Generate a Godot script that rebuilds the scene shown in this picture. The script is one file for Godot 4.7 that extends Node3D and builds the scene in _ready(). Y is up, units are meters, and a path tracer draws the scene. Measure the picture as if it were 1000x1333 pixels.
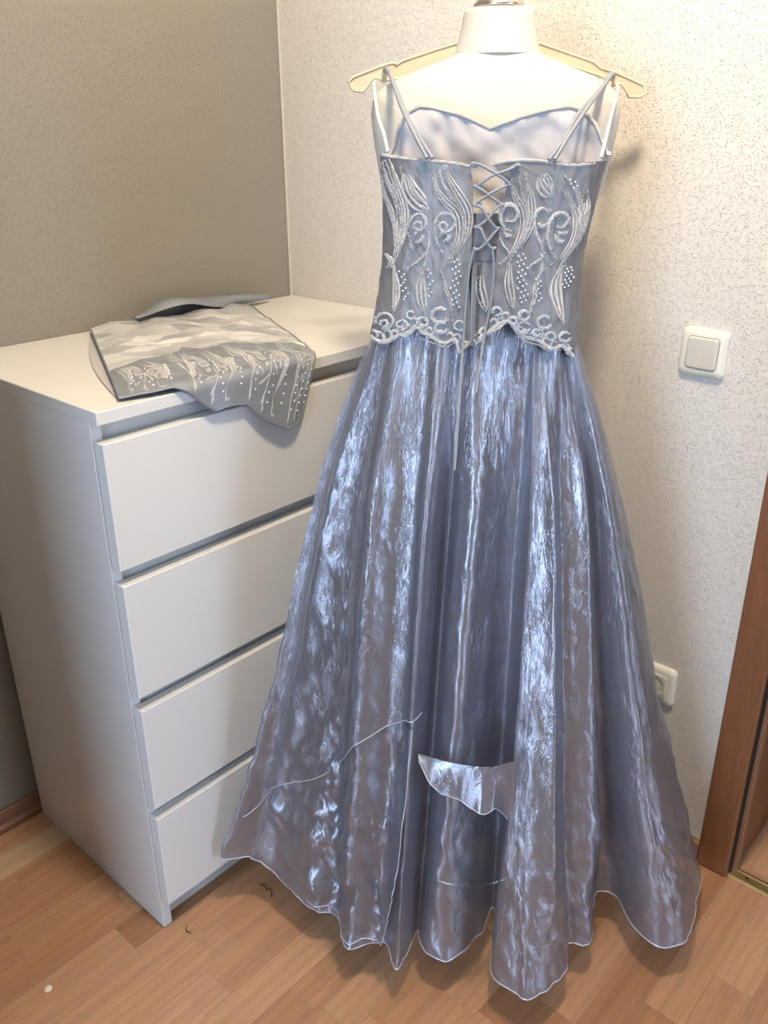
extends Node3D
# A silver-blue ball gown hung in front of a dress form, beside a white chest of drawers in the corner of a room.
# Room corner at the origin: left wall x = 0, back wall z = 0, floor y = 0. The gown has its own frame: axis AX, l to the right, f towards the room.

const AX := Vector3(0.83, 0.0, 0.36)
const EL := Vector3(0.745037, 0.0, -0.667024)
const EF := Vector3(0.667024, 0.0, 0.745037)
const CHEST_D := 0.4936
const CHEST_W := 0.8178

func W(l: float, f: float, y: float) -> Vector3:
	return AX + EL * l + EF * f + Vector3(0, y, 0)

# ---------------------------------------------------------------- measured outlines (l, y in metres on the gown)
var BANDS := [
	[7.0, [Vector2(-0.0926,1.3029),Vector2(-0.0901,1.2864),Vector2(-0.0793,1.2712),Vector2(-0.0645,1.2569),Vector2(-0.0592,1.2405),Vector2(-0.0613,1.2201),Vector2(-0.0706,1.2009),Vector2(-0.0801,1.1845)]],
	[7.0, [Vector2(-0.0786,1.3149),Vector2(-0.0758,1.3006),Vector2(-0.0636,1.2820),Vector2(-0.0501,1.2607),Vector2(-0.0478,1.2390),Vector2(-0.0559,1.2154),Vector2(-0.0711,1.1938)]],
	[4.0, [Vector2(-0.0857,1.3075),Vector2(-0.0822,1.2910),Vector2(-0.0714,1.2765),Vector2(-0.0582,1.2600),Vector2(-0.0534,1.2406),Vector2(-0.0579,1.2176),Vector2(-0.0728,1.1983)]],
	[11.0, [Vector2(-0.1315,1.3080),Vector2(-0.1276,1.2858),Vector2(-0.1162,1.2691),Vector2(-0.1048,1.2616),Vector2(-0.0989,1.2586)]],
	[7.0, [Vector2(-0.1245,1.3026),Vector2(-0.1195,1.2875),Vector2(-0.1082,1.2739),Vector2(-0.1010,1.2679)]],
	[6.0, [Vector2(-0.1586,1.3171),Vector2(-0.1521,1.2926),Vector2(-0.1399,1.2714),Vector2(-0.1347,1.2465),Vector2(-0.1373,1.2207),Vector2(-0.1423,1.1975),Vector2(-0.1475,1.1839)]],
	[6.0, [Vector2(-0.1497,1.3204),Vector2(-0.1373,1.2855),Vector2(-0.1294,1.2593),Vector2(-0.1300,1.2324),Vector2(-0.1366,1.2062)]],
	[3.0, [Vector2(-0.1542,1.3188),Vector2(-0.1445,1.2899),Vector2(-0.1347,1.2670),Vector2(-0.1320,1.2435),Vector2(-0.1340,1.2210)]],
	[4.0, [Vector2(-0.1597,1.3013),Vector2(-0.1565,1.2797),Vector2(-0.1479,1.2583),Vector2(-0.1423,1.2364),Vector2(-0.1433,1.2138)]],
	[7.0, [Vector2(0.0029,1.2968),Vector2(0.0092,1.2772),Vector2(0.0205,1.2571),Vector2(0.0228,1.2353),Vector2(0.0123,1.2103),Vector2(-0.0065,1.1920)]],
	[7.0, [Vector2(0.0204,1.3020),Vector2(0.0295,1.2769),Vector2(0.0331,1.2523),Vector2(0.0267,1.2274),Vector2(0.0129,1.2054)]],
	[4.0, [Vector2(0.0124,1.2997),Vector2(0.0204,1.2755),Vector2(0.0277,1.2539),Vector2(0.0257,1.2321),Vector2(0.0142,1.2118)]],
	[11.0, [Vector2(0.0385,1.2994),Vector2(0.0443,1.2873),Vector2(0.0516,1.2795),Vector2(0.0564,1.2749)]],
	[7.0, [Vector2(0.0465,1.3023),Vector2(0.0523,1.2917),Vector2(0.0571,1.2825)]],
	[7.0, [Vector2(0.0698,1.2852),Vector2(0.0850,1.2663),Vector2(0.0955,1.2453),Vector2(0.0942,1.2229),Vector2(0.0820,1.2026),Vector2(0.0634,1.1891)]],
	[6.0, [Vector2(0.0996,1.2735),Vector2(0.1045,1.2536),Vector2(0.1022,1.2287),Vector2(0.0899,1.2062),Vector2(0.0754,1.1850)]],
	[4.0, [Vector2(0.0720,1.2988),Vector2(0.0915,1.2800),Vector2(0.1001,1.2577),Vector2(0.0988,1.2306),Vector2(0.0854,1.2056)]],
	[5.0, [Vector2(0.1065,1.2794),Vector2(0.1113,1.2602),Vector2(0.1088,1.2346),Vector2(0.0977,1.2095)]],
	[9.0, [Vector2(-0.1056,1.1837),Vector2(-0.1080,1.1606),Vector2(-0.1058,1.1408),Vector2(-0.1026,1.1292)]],
	[3.0, [Vector2(-0.0983,1.2098),Vector2(-0.1100,1.1965),Vector2(-0.1255,1.1852)]],
	[3.0, [Vector2(-0.0973,1.2352),Vector2(-0.1002,1.2065),Vector2(-0.1052,1.1804)]],
	[6.0, [Vector2(-0.1447,1.1908),Vector2(-0.1407,1.1632),Vector2(-0.1414,1.1448),Vector2(-0.1442,1.1261)]],
	[3.5, [Vector2(-0.0808,1.1845),Vector2(-0.0763,1.1617),Vector2(-0.0692,1.1420),Vector2(-0.0653,1.1185)]],
	[3.0, [Vector2(-0.0083,1.2280),Vector2(-0.0028,1.2169),Vector2(0.0043,1.2088),Vector2(0.0076,1.1975)]],
	[8.0, [Vector2(0.0079,1.2039),Vector2(0.0069,1.1716),Vector2(0.0116,1.1483),Vector2(0.0152,1.1332)]],
	[4.0, [Vector2(0.0538,1.1847),Vector2(0.0453,1.1653),Vector2(0.0425,1.1438),Vector2(0.0369,1.1204)]],
	[3.0, [Vector2(0.0469,1.2061),Vector2(0.0516,1.1897),Vector2(0.0442,1.1703)]],
	[11.0, [Vector2(0.0807,1.1879),Vector2(0.0734,1.1653),Vector2(0.0772,1.1414),Vector2(0.0903,1.1075)]],
	[3.0, [Vector2(0.0508,1.2004),Vector2(0.0425,1.1949),Vector2(0.0333,1.1888)]],
	[4.0, [Vector2(-0.1559,1.2020),Vector2(-0.1474,1.1921),Vector2(-0.1526,1.1831)]],
	[9.0, [Vector2(-0.0287,1.1883),Vector2(-0.0305,1.1655),Vector2(-0.0245,1.1423),Vector2(-0.0207,1.1322)]],
]
var SWIRLS := [
	[6.0, [Vector2(-0.0823,1.2286),Vector2(-0.0769,1.2350),Vector2(-0.0754,1.2419),Vector2(-0.0813,1.2443),Vector2(-0.0844,1.2387),Vector2(-0.0784,1.2325),Vector2(-0.0682,1.2373),Vector2(-0.0652,1.2467),Vector2(-0.0725,1.2550),Vector2(-0.0828,1.2543),Vector2(-0.0903,1.2448),Vector2(-0.0901,1.2291),Vector2(-0.0853,1.2150),Vector2(-0.0796,1.2071)]],
	[8.0, [Vector2(-0.0782,1.2214),Vector2(-0.0734,1.2247),Vector2(-0.0713,1.2310)]],
	[5.0, [Vector2(-0.1149,1.2300),Vector2(-0.1084,1.2365),Vector2(-0.1078,1.2428),Vector2(-0.1137,1.2442),Vector2(-0.1169,1.2384),Vector2(-0.1094,1.2349),Vector2(-0.1020,1.2414),Vector2(-0.1047,1.2523),Vector2(-0.1138,1.2542),Vector2(-0.1225,1.2455),Vector2(-0.1241,1.2296),Vector2(-0.1190,1.2122)]],
	[7.0, [Vector2(-0.1125,1.2189),Vector2(-0.1076,1.2223),Vector2(-0.1051,1.2287)]],
	[8.0, [Vector2(-0.0016,1.2466),Vector2(0.0089,1.2462),Vector2(0.0144,1.2541),Vector2(0.0096,1.2640),Vector2(-0.0003,1.2660),Vector2(-0.0065,1.2590),Vector2(-0.0069,1.2482),Vector2(-0.0032,1.2389),Vector2(0.0046,1.2341)]],
	[7.0, [Vector2(-0.0037,1.2357),Vector2(0.0016,1.2288),Vector2(0.0092,1.2287)]],
	[7.0, [Vector2(0.0557,1.2579),Vector2(0.0473,1.2612),Vector2(0.0389,1.2562),Vector2(0.0367,1.2444),Vector2(0.0408,1.2286),Vector2(0.0496,1.2124),Vector2(0.0499,1.1995)]],
	[7.0, [Vector2(0.0424,1.2443),Vector2(0.0469,1.2385),Vector2(0.0522,1.2415)]],
	[7.0, [Vector2(0.0642,1.2389),Vector2(0.0744,1.2362),Vector2(0.0818,1.2413),Vector2(0.0821,1.2492),Vector2(0.0745,1.2539),Vector2(0.0641,1.2524),Vector2(0.0570,1.2423),Vector2(0.0563,1.2249),Vector2(0.0618,1.2086),Vector2(0.0689,1.1969)]],
	[8.0, [Vector2(0.0661,1.2293),Vector2(0.0723,1.2194),Vector2(0.0814,1.2199)]],
	[6.0, [Vector2(0.0695,1.2307),Vector2(0.0769,1.2288),Vector2(0.0839,1.2316)]],
]
var HEM_LACE := [
	[7.0, [Vector2(-0.1764,1.0880),Vector2(-0.1673,1.0838),Vector2(-0.1566,1.0834),Vector2(-0.1443,1.0902),Vector2(-0.1373,1.0961),Vector2(-0.1287,1.0958),Vector2(-0.1201,1.1010),Vector2(-0.1133,1.1093),Vector2(-0.1064,1.1018),Vector2(-0.0961,1.0978),Vector2(-0.0858,1.0906),Vector2(-0.0738,1.0882),Vector2(-0.0636,1.0929),Vector2(-0.0591,1.0878),Vector2(-0.0560,1.0746)]],
	[7.0, [Vector2(-0.0344,1.0880),Vector2(-0.0260,1.0931),Vector2(-0.0194,1.1010),Vector2(-0.0042,1.1076),Vector2(0.0084,1.1175),Vector2(0.0201,1.1068),Vector2(0.0314,1.0960),Vector2(0.0430,1.0933),Vector2(0.0553,1.0876),Vector2(0.0670,1.0785),Vector2(0.0786,1.0756),Vector2(0.0880,1.0787),Vector2(0.0989,1.0698),Vector2(0.1102,1.0586)]],
	[3.0, [Vector2(-0.1081,1.0948),Vector2(-0.0857,1.0865),Vector2(-0.0720,1.0841),Vector2(-0.0619,1.0905)]],
	[3.0, [Vector2(0.0128,1.1129),Vector2(0.0316,1.0915),Vector2(0.0538,1.0832),Vector2(0.0693,1.0737),Vector2(0.0884,1.0744)]],
	[5.0, [Vector2(-0.1678,1.1067),Vector2(-0.1679,1.1131),Vector2(-0.1633,1.1197),Vector2(-0.1559,1.1230),Vector2(-0.1488,1.1216),Vector2(-0.1449,1.1164),Vector2(-0.1457,1.1096),Vector2(-0.1510,1.1041),Vector2(-0.1586,1.1020)]],
	[4.0, [Vector2(-0.1611,1.1069),Vector2(-0.1612,1.1096),Vector2(-0.1593,1.1122),Vector2(-0.1562,1.1135),Vector2(-0.1533,1.1129),Vector2(-0.1517,1.1108),Vector2(-0.1520,1.1080),Vector2(-0.1542,1.1057),Vector2(-0.1573,1.1048)]],
	[4.0, [Vector2(-0.1387,1.1076),Vector2(-0.1387,1.1115),Vector2(-0.1361,1.1150),Vector2(-0.1319,1.1164),Vector2(-0.1278,1.1153),Vector2(-0.1255,1.1122),Vector2(-0.1259,1.1082),Vector2(-0.1290,1.1051),Vector2(-0.1334,1.1041)]],
	[3.0, [Vector2(-0.1151,1.1234),Vector2(-0.1173,1.1209),Vector2(-0.1207,1.1199),Vector2(-0.1239,1.1209),Vector2(-0.1256,1.1236),Vector2(-0.1251,1.1267),Vector2(-0.1226,1.1290),Vector2(-0.1191,1.1296),Vector2(-0.1161,1.1282)]],
	[5.0, [Vector2(-0.1112,1.1131),Vector2(-0.1114,1.1170),Vector2(-0.1088,1.1203),Vector2(-0.1046,1.1216),Vector2(-0.1006,1.1204),Vector2(-0.0983,1.1172),Vector2(-0.0987,1.1132),Vector2(-0.1017,1.1102),Vector2(-0.1060,1.1094)]],
	[7.0, [Vector2(-0.0721,1.1225),Vector2(-0.0764,1.1175),Vector2(-0.0831,1.1158),Vector2(-0.0895,1.1181),Vector2(-0.0929,1.1235),Vector2(-0.0920,1.1297),Vector2(-0.0870,1.1342),Vector2(-0.0802,1.1351),Vector2(-0.0742,1.1320)]],
	[6.0, [Vector2(-0.0723,1.1074),Vector2(-0.0755,1.1036),Vector2(-0.0806,1.1023),Vector2(-0.0854,1.1041),Vector2(-0.0880,1.1082),Vector2(-0.0873,1.1129),Vector2(-0.0836,1.1162),Vector2(-0.0784,1.1169),Vector2(-0.0739,1.1146)]],
	[4.0, [Vector2(-0.0492,1.1105),Vector2(-0.0518,1.1074),Vector2(-0.0561,1.1064),Vector2(-0.0601,1.1080),Vector2(-0.0623,1.1114),Vector2(-0.0617,1.1153),Vector2(-0.0587,1.1181),Vector2(-0.0544,1.1186),Vector2(-0.0506,1.1166)]],
	[5.0, [Vector2(-0.0127,1.1296),Vector2(-0.0130,1.1331),Vector2(-0.0108,1.1359),Vector2(-0.0070,1.1368),Vector2(-0.0033,1.1355),Vector2(-0.0011,1.1324),Vector2(-0.0014,1.1289),Vector2(-0.0040,1.1265),Vector2(-0.0079,1.1260)]],
	[4.0, [Vector2(0.0092,1.1165),Vector2(0.0089,1.1196),Vector2(0.0109,1.1221),Vector2(0.0143,1.1229),Vector2(0.0177,1.1216),Vector2(0.0197,1.1188),Vector2(0.0195,1.1157),Vector2(0.0171,1.1135),Vector2(0.0136,1.1132)]],
	[6.0, [Vector2(0.0371,1.1224),Vector2(0.0344,1.1195),Vector2(0.0301,1.1187),Vector2(0.0258,1.1205),Vector2(0.0235,1.1241),Vector2(0.0239,1.1279),Vector2(0.0270,1.1305),Vector2(0.0315,1.1307),Vector2(0.0355,1.1285)]],
	[5.0, [Vector2(0.0388,1.1059),Vector2(0.0355,1.1023),Vector2(0.0303,1.1014),Vector2(0.0252,1.1036),Vector2(0.0223,1.1079),Vector2(0.0229,1.1125),Vector2(0.0266,1.1157),Vector2(0.0320,1.1159),Vector2(0.0368,1.1132)]],
	[7.0, [Vector2(0.0692,1.1103),Vector2(0.0655,1.1064),Vector2(0.0594,1.1056),Vector2(0.0534,1.1082),Vector2(0.0501,1.1131),Vector2(0.0506,1.1184),Vector2(0.0549,1.1218),Vector2(0.0612,1.1219),Vector2(0.0669,1.1187)]],
	[4.0, [Vector2(0.0538,1.0991),Vector2(0.0519,1.0970),Vector2(0.0488,1.0966),Vector2(0.0457,1.0979),Vector2(0.0440,1.1005),Vector2(0.0443,1.1032),Vector2(0.0465,1.1050),Vector2(0.0497,1.1051),Vector2(0.0526,1.1035)]],
	[5.0, [Vector2(0.0997,1.0875),Vector2(0.0966,1.0848),Vector2(0.0916,1.0846),Vector2(0.0867,1.0869),Vector2(0.0840,1.0908),Vector2(0.0844,1.0948),Vector2(0.0878,1.0972),Vector2(0.0929,1.0969),Vector2(0.0976,1.0941)]],
	[5.0, [Vector2(0.0634,1.0927),Vector2(0.0630,1.0964),Vector2(0.0654,1.0991),Vector2(0.0694,1.0998),Vector2(0.0736,1.0981),Vector2(0.0761,1.0947),Vector2(0.0759,1.0911),Vector2(0.0731,1.0887),Vector2(0.0688,1.0886)]],
]
var BEADS := [Vector2(-0.0679,1.2010),Vector2(-0.0609,1.1981),Vector2(-0.0649,1.1951),Vector2(-0.0582,1.1922),Vector2(-0.0629,1.1891),Vector2(-0.0669,1.1860),Vector2(-0.0586,1.1831),Vector2(-0.0634,1.1800),Vector2(-0.0562,1.1771),Vector2(-0.0619,1.1740),Vector2(-0.0659,1.1709),Vector2(-0.0591,1.1679),Vector2(-0.0640,1.1648),Vector2(-0.0688,1.1616),Vector2(-0.0612,1.1587),Vector2(-0.0644,1.1556),Vector2(-0.0573,1.1526),Vector2(-0.0620,1.1494),Vector2(-0.0667,1.1463),Vector2(-0.0605,1.1433),Vector2(-0.0650,1.1401),Vector2(-0.0569,1.1371),Vector2(-0.1366,1.1800),Vector2(-0.1301,1.1769),Vector2(-0.1331,1.1731),Vector2(-0.1285,1.1699),Vector2(-0.1305,1.1661),Vector2(-0.1336,1.1622),Vector2(-0.1276,1.1591),Vector2(-0.1314,1.1552),Vector2(-0.1245,1.1521),Vector2(-0.1284,1.1481),Vector2(-0.1298,1.1444),Vector2(-0.0992,1.1848),Vector2(-0.0951,1.1800),Vector2(-0.0984,1.1750),Vector2(-0.0924,1.1703),Vector2(-0.0959,1.1653),Vector2(-0.0982,1.1602),Vector2(-0.0934,1.1554),Vector2(-0.0970,1.1503),Vector2(0.0143,1.2074),Vector2(0.0243,1.2046),Vector2(0.0183,1.2022),Vector2(0.0275,1.1994),Vector2(0.0221,1.1970),Vector2(0.0175,1.1946),Vector2(0.0256,1.1919),Vector2(0.0200,1.1895),Vector2(0.0309,1.1866),Vector2(0.0246,1.1842),Vector2(0.0194,1.1818),Vector2(0.0290,1.1789),Vector2(0.0231,1.1765),Vector2(0.0188,1.1741),Vector2(0.0269,1.1712),Vector2(0.0216,1.1688),Vector2(0.0310,1.1659),Vector2(0.0262,1.1635),Vector2(0.0198,1.1611),Vector2(0.0298,1.1581),Vector2(0.0248,1.1557),Vector2(0.0339,1.1527),Vector2(0.0286,1.1503),Vector2(0.0236,1.1479),Vector2(0.0318,1.1449),Vector2(0.0259,1.1425),Vector2(0.0434,1.1721),Vector2(0.0500,1.1686),Vector2(0.0464,1.1657),Vector2(0.0510,1.1623),Vector2(0.0479,1.1593),Vector2(0.0442,1.1563),Vector2(0.0503,1.1528),Vector2(0.0460,1.1499),Vector2(0.0529,1.1463),Vector2(0.0499,1.1433),Vector2(0.0836,1.1868),Vector2(0.0931,1.1840),Vector2(0.0873,1.1827),Vector2(0.0953,1.1800),Vector2(0.0895,1.1788),Vector2(0.0848,1.1773),Vector2(0.0945,1.1745),Vector2(0.0872,1.1734),Vector2(0.0988,1.1702),Vector2(0.0914,1.1692),Vector2(0.0855,1.1679),Vector2(0.0945,1.1650),Vector2(0.0878,1.1639),Vector2(0.0821,1.1625),Vector2(0.0915,1.1597),Vector2(0.0857,1.1584),Vector2(0.0803,1.2944),Vector2(0.0880,1.2918),Vector2(0.0821,1.2895),Vector2(0.0913,1.2868),Vector2(0.0863,1.2845)]
var EDGE_LEFT := [Vector2(-0.1778,1.0846),Vector2(-0.1581,1.0829),Vector2(-0.1368,1.0949),Vector2(-0.1232,1.1003),Vector2(-0.1129,1.1082),Vector2(-0.0952,1.0966),Vector2(-0.0743,1.0869),Vector2(-0.0620,1.0924),Vector2(-0.0554,1.0767),Vector2(-0.0472,1.0831),Vector2(-0.0412,1.0894)]
var EDGE_RIGHT := [Vector2(-0.0350,1.0894),Vector2(-0.0177,1.1018),Vector2(0.0087,1.1168),Vector2(0.0323,1.0951),Vector2(0.0546,1.0874),Vector2(0.0735,1.0751),Vector2(0.0897,1.0774),Vector2(0.1111,1.0566)]
var TOP_LEFT := [Vector2(-0.1616,1.3269),Vector2(-0.1272,1.3230),Vector2(-0.0983,1.3204),Vector2(-0.0697,1.3177),Vector2(-0.0486,1.3141)]
var TOP_RIGHT := [Vector2(-0.0209,1.3157),Vector2(0.0020,1.3200),Vector2(0.0361,1.3198),Vector2(0.0821,1.3138),Vector2(0.1146,1.3158)]
var GAP_LEFT := [Vector2(-0.0486,1.3141),Vector2(-0.0440,1.2906),Vector2(-0.0427,1.2537),Vector2(-0.0434,1.2158),Vector2(-0.0454,1.1867),Vector2(-0.0428,1.1369),Vector2(-0.0422,1.0894)]
var GAP_RIGHT := [Vector2(-0.0209,1.3157),Vector2(-0.0013,1.2904),Vector2(-0.0058,1.2629),Vector2(-0.0084,1.2347),Vector2(-0.0111,1.2061),Vector2(-0.0118,1.1768),Vector2(-0.0141,1.1367),Vector2(-0.0206,1.0956)]
var LACES := [
	[Vector2(-0.0467,1.3151),Vector2(-0.0364,1.3140),Vector2(-0.0151,1.3026),Vector2(-0.0043,1.2955),Vector2(0.0018,1.2900)],
	[Vector2(0.0099,1.3121),Vector2(-0.0026,1.3072),Vector2(-0.0186,1.3019),Vector2(-0.0321,1.2935),Vector2(-0.0406,1.2880)],
	[Vector2(-0.0424,1.2891),Vector2(-0.0306,1.2831),Vector2(-0.0197,1.2748),Vector2(-0.0076,1.2667)],
	[Vector2(0.0006,1.2900),Vector2(-0.0074,1.2873),Vector2(-0.0223,1.2801),Vector2(-0.0325,1.2732),Vector2(-0.0404,1.2671)],
	[Vector2(-0.0392,1.2665),Vector2(-0.0321,1.2626),Vector2(-0.0246,1.2514),Vector2(-0.0158,1.2403),Vector2(-0.0110,1.2378)],
	[Vector2(-0.0076,1.2667),Vector2(-0.0145,1.2620),Vector2(-0.0211,1.2531),Vector2(-0.0302,1.2441),Vector2(-0.0394,1.2390)],
	[Vector2(-0.0394,1.2390),Vector2(-0.0329,1.2379),Vector2(-0.0271,1.2254),Vector2(-0.0195,1.2144),Vector2(-0.0146,1.2132)],
	[Vector2(-0.0098,1.2384),Vector2(-0.0155,1.2322),Vector2(-0.0257,1.2196),Vector2(-0.0337,1.2122),Vector2(-0.0403,1.2127)],
]
var LOOPS := [
	[Vector2(-0.0473,1.3151),Vector2(-0.0426,1.3124),Vector2(-0.0386,1.3135)],
	[Vector2(0.0019,1.3095),Vector2(0.0099,1.3132),Vector2(0.0129,1.3110)],
	[Vector2(-0.0429,1.2891),Vector2(-0.0388,1.2875),Vector2(-0.0331,1.2902)],
	[Vector2(-0.0042,1.2922),Vector2(0.0018,1.2894),Vector2(0.0029,1.2911)],
	[Vector2(-0.0425,1.2671),Vector2(-0.0380,1.2654),Vector2(-0.0323,1.2682)],
	[Vector2(-0.0136,1.2681),Vector2(-0.0076,1.2658),Vector2(-0.0047,1.2680)],
	[Vector2(-0.0413,1.2402),Vector2(-0.0359,1.2381),Vector2(-0.0300,1.2402)],
	[Vector2(-0.0182,1.2390),Vector2(-0.0133,1.2373),Vector2(-0.0086,1.2383)],
	[Vector2(-0.0415,1.2133),Vector2(-0.0367,1.2114),Vector2(-0.0326,1.2127)],
	[Vector2(-0.0212,1.2139),Vector2(-0.0158,1.2124),Vector2(-0.0117,1.2144)],
]
var TAIL_A := [Vector3(-0.0408,0.1000,1.2117),Vector3(-0.0460,0.1000,1.1875),Vector3(-0.0494,0.1000,1.1379),Vector3(-0.0525,0.1100,1.0783),Vector3(-0.0588,0.1500,1.0047),Vector3(-0.0649,0.1860,0.9393)]
var TAIL_B := [Vector3(-0.0169,0.1000,1.2115),Vector3(-0.0139,0.1000,1.1873),Vector3(-0.0159,0.1000,1.1427),Vector3(-0.0216,0.1000,1.1071),Vector3(-0.0301,0.1200,1.0597),Vector3(-0.0347,0.1360,1.0302)]
var NECKLINE := [Vector2(-0.1567,1.3106),Vector2(-0.1461,1.3299),Vector2(-0.1357,1.3583),Vector2(-0.1235,1.3760),Vector2(-0.1102,1.3824),Vector2(-0.0949,1.3814),Vector2(-0.0537,1.3719),Vector2(-0.0308,1.3624),Vector2(-0.0140,1.3547),Vector2(0.0032,1.3612),Vector2(0.0285,1.3695),Vector2(0.0588,1.3767),Vector2(0.0891,1.3812),Vector2(0.1070,1.3755),Vector2(0.1215,1.3614),Vector2(0.1345,1.3329),Vector2(0.1430,1.3087)]
var HANGER := [Vector2(-0.2069,1.4222),Vector2(-0.2020,1.4274),Vector2(-0.1718,1.4380),Vector2(-0.1466,1.4460),Vector2(-0.1380,1.4456),Vector2(-0.1389,1.4426),Vector2(-0.1259,1.4493),Vector2(-0.0804,1.4627),Vector2(-0.0329,1.4755),Vector2(0.0433,1.4779),Vector2(0.0821,1.4684),Vector2(0.1213,1.4563),Vector2(0.1559,1.4458),Vector2(0.1673,1.4372),Vector2(0.1911,1.4310),Vector2(0.2341,1.4142),Vector2(0.2383,1.4028),Vector2(0.2310,1.3980),Vector2(0.2139,1.3981),Vector2(0.2097,1.4052),Vector2(0.2009,1.4153),Vector2(0.1935,1.4162),Vector2(0.1880,1.4127),Vector2(0.1882,1.4206),Vector2(0.1623,1.4286),Vector2(0.1127,1.4435),Vector2(0.0635,1.4601),Vector2(-0.0324,1.4586),Vector2(-0.0657,1.4447),Vector2(-0.1259,1.4269),Vector2(-0.1574,1.4219),Vector2(-0.1632,1.4254),Vector2(-0.1695,1.4272),Vector2(-0.1754,1.4229),Vector2(-0.1808,1.4151),Vector2(-0.1877,1.4081),Vector2(-0.2014,1.4091),Vector2(-0.2071,1.4144)]
var STRAP_A := [Vector3(-0.1559,-0.1900,1.4352),Vector3(-0.1526,-0.1500,1.4358),Vector3(-0.1423,-0.0600,1.4135),Vector3(-0.1264,0.0300,1.3717),Vector3(-0.1099,0.0750,1.3427),Vector3(-0.0958,0.0900,1.3214)]
var STRAP_B := [Vector3(-0.1536,-0.1900,1.4341),Vector3(-0.1503,-0.1500,1.4348),Vector3(-0.1455,-0.0600,1.4182),Vector3(-0.1334,0.0300,1.3808),Vector3(-0.1195,0.0700,1.3516),Vector3(-0.1026,0.0900,1.3215)]
var STRAP_C := [Vector3(0.1865,-0.1900,1.4278),Vector3(0.1747,-0.1500,1.4278),Vector3(0.1398,-0.0600,1.4022),Vector3(0.0945,0.0300,1.3703),Vector3(0.0711,0.0750,1.3433),Vector3(0.0509,0.0900,1.3187)]
var STRAP_D := [Vector3(0.1889,-0.1900,1.4268),Vector3(0.1770,-0.1500,1.4267),Vector3(0.1428,-0.0600,1.4041),Vector3(0.1066,0.0300,1.3792),Vector3(0.0811,0.0700,1.3521),Vector3(0.0576,0.0900,1.3187)]
var LOOP_A := [Vector3(-0.1687,-0.1900,1.4218),Vector3(-0.1705,-0.1300,1.4130),Vector3(-0.1646,-0.0300,1.3729),Vector3(-0.1564,0.0200,1.3491),Vector3(-0.1516,0.0500,1.3281)]
var LOOP_B := [Vector3(0.1947,-0.1900,1.4154),Vector3(0.1822,-0.1300,1.4047),Vector3(0.1526,-0.0300,1.3709),Vector3(0.1369,0.0200,1.3472),Vector3(0.1255,0.0500,1.3199)]

# ---------------------------------------------------------------- tagging
func tag(o: Node, label: String, category: String, group := "") -> void:
	o.set_meta("label", label)
	o.set_meta("category", category)
	if group != "":
		o.set_meta("group", group)

func thing(called: String, label: String, category: String, at := Vector3.ZERO) -> Node3D:
	var o := Node3D.new()
	o.name = called
	add_child(o, true)
	o.position = at
	tag(o, label, category)
	return o

func obj(called: String, m: Mesh, mat: Material, parent: Node3D = self) -> MeshInstance3D:
	var o := MeshInstance3D.new()
	o.name = called
	o.mesh = m
	o.material_override = mat
	o.cast_shadow = GeometryInstance3D.SHADOW_CASTING_SETTING_ON
	parent.add_child(o, true)
	return o

func struct(called: String, m: Mesh, mat: Material, parent: Node3D = self) -> MeshInstance3D:
	var o := obj(called, m, mat, parent)
	if parent == self:
		o.set_meta("kind", "structure")
	return o

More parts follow.
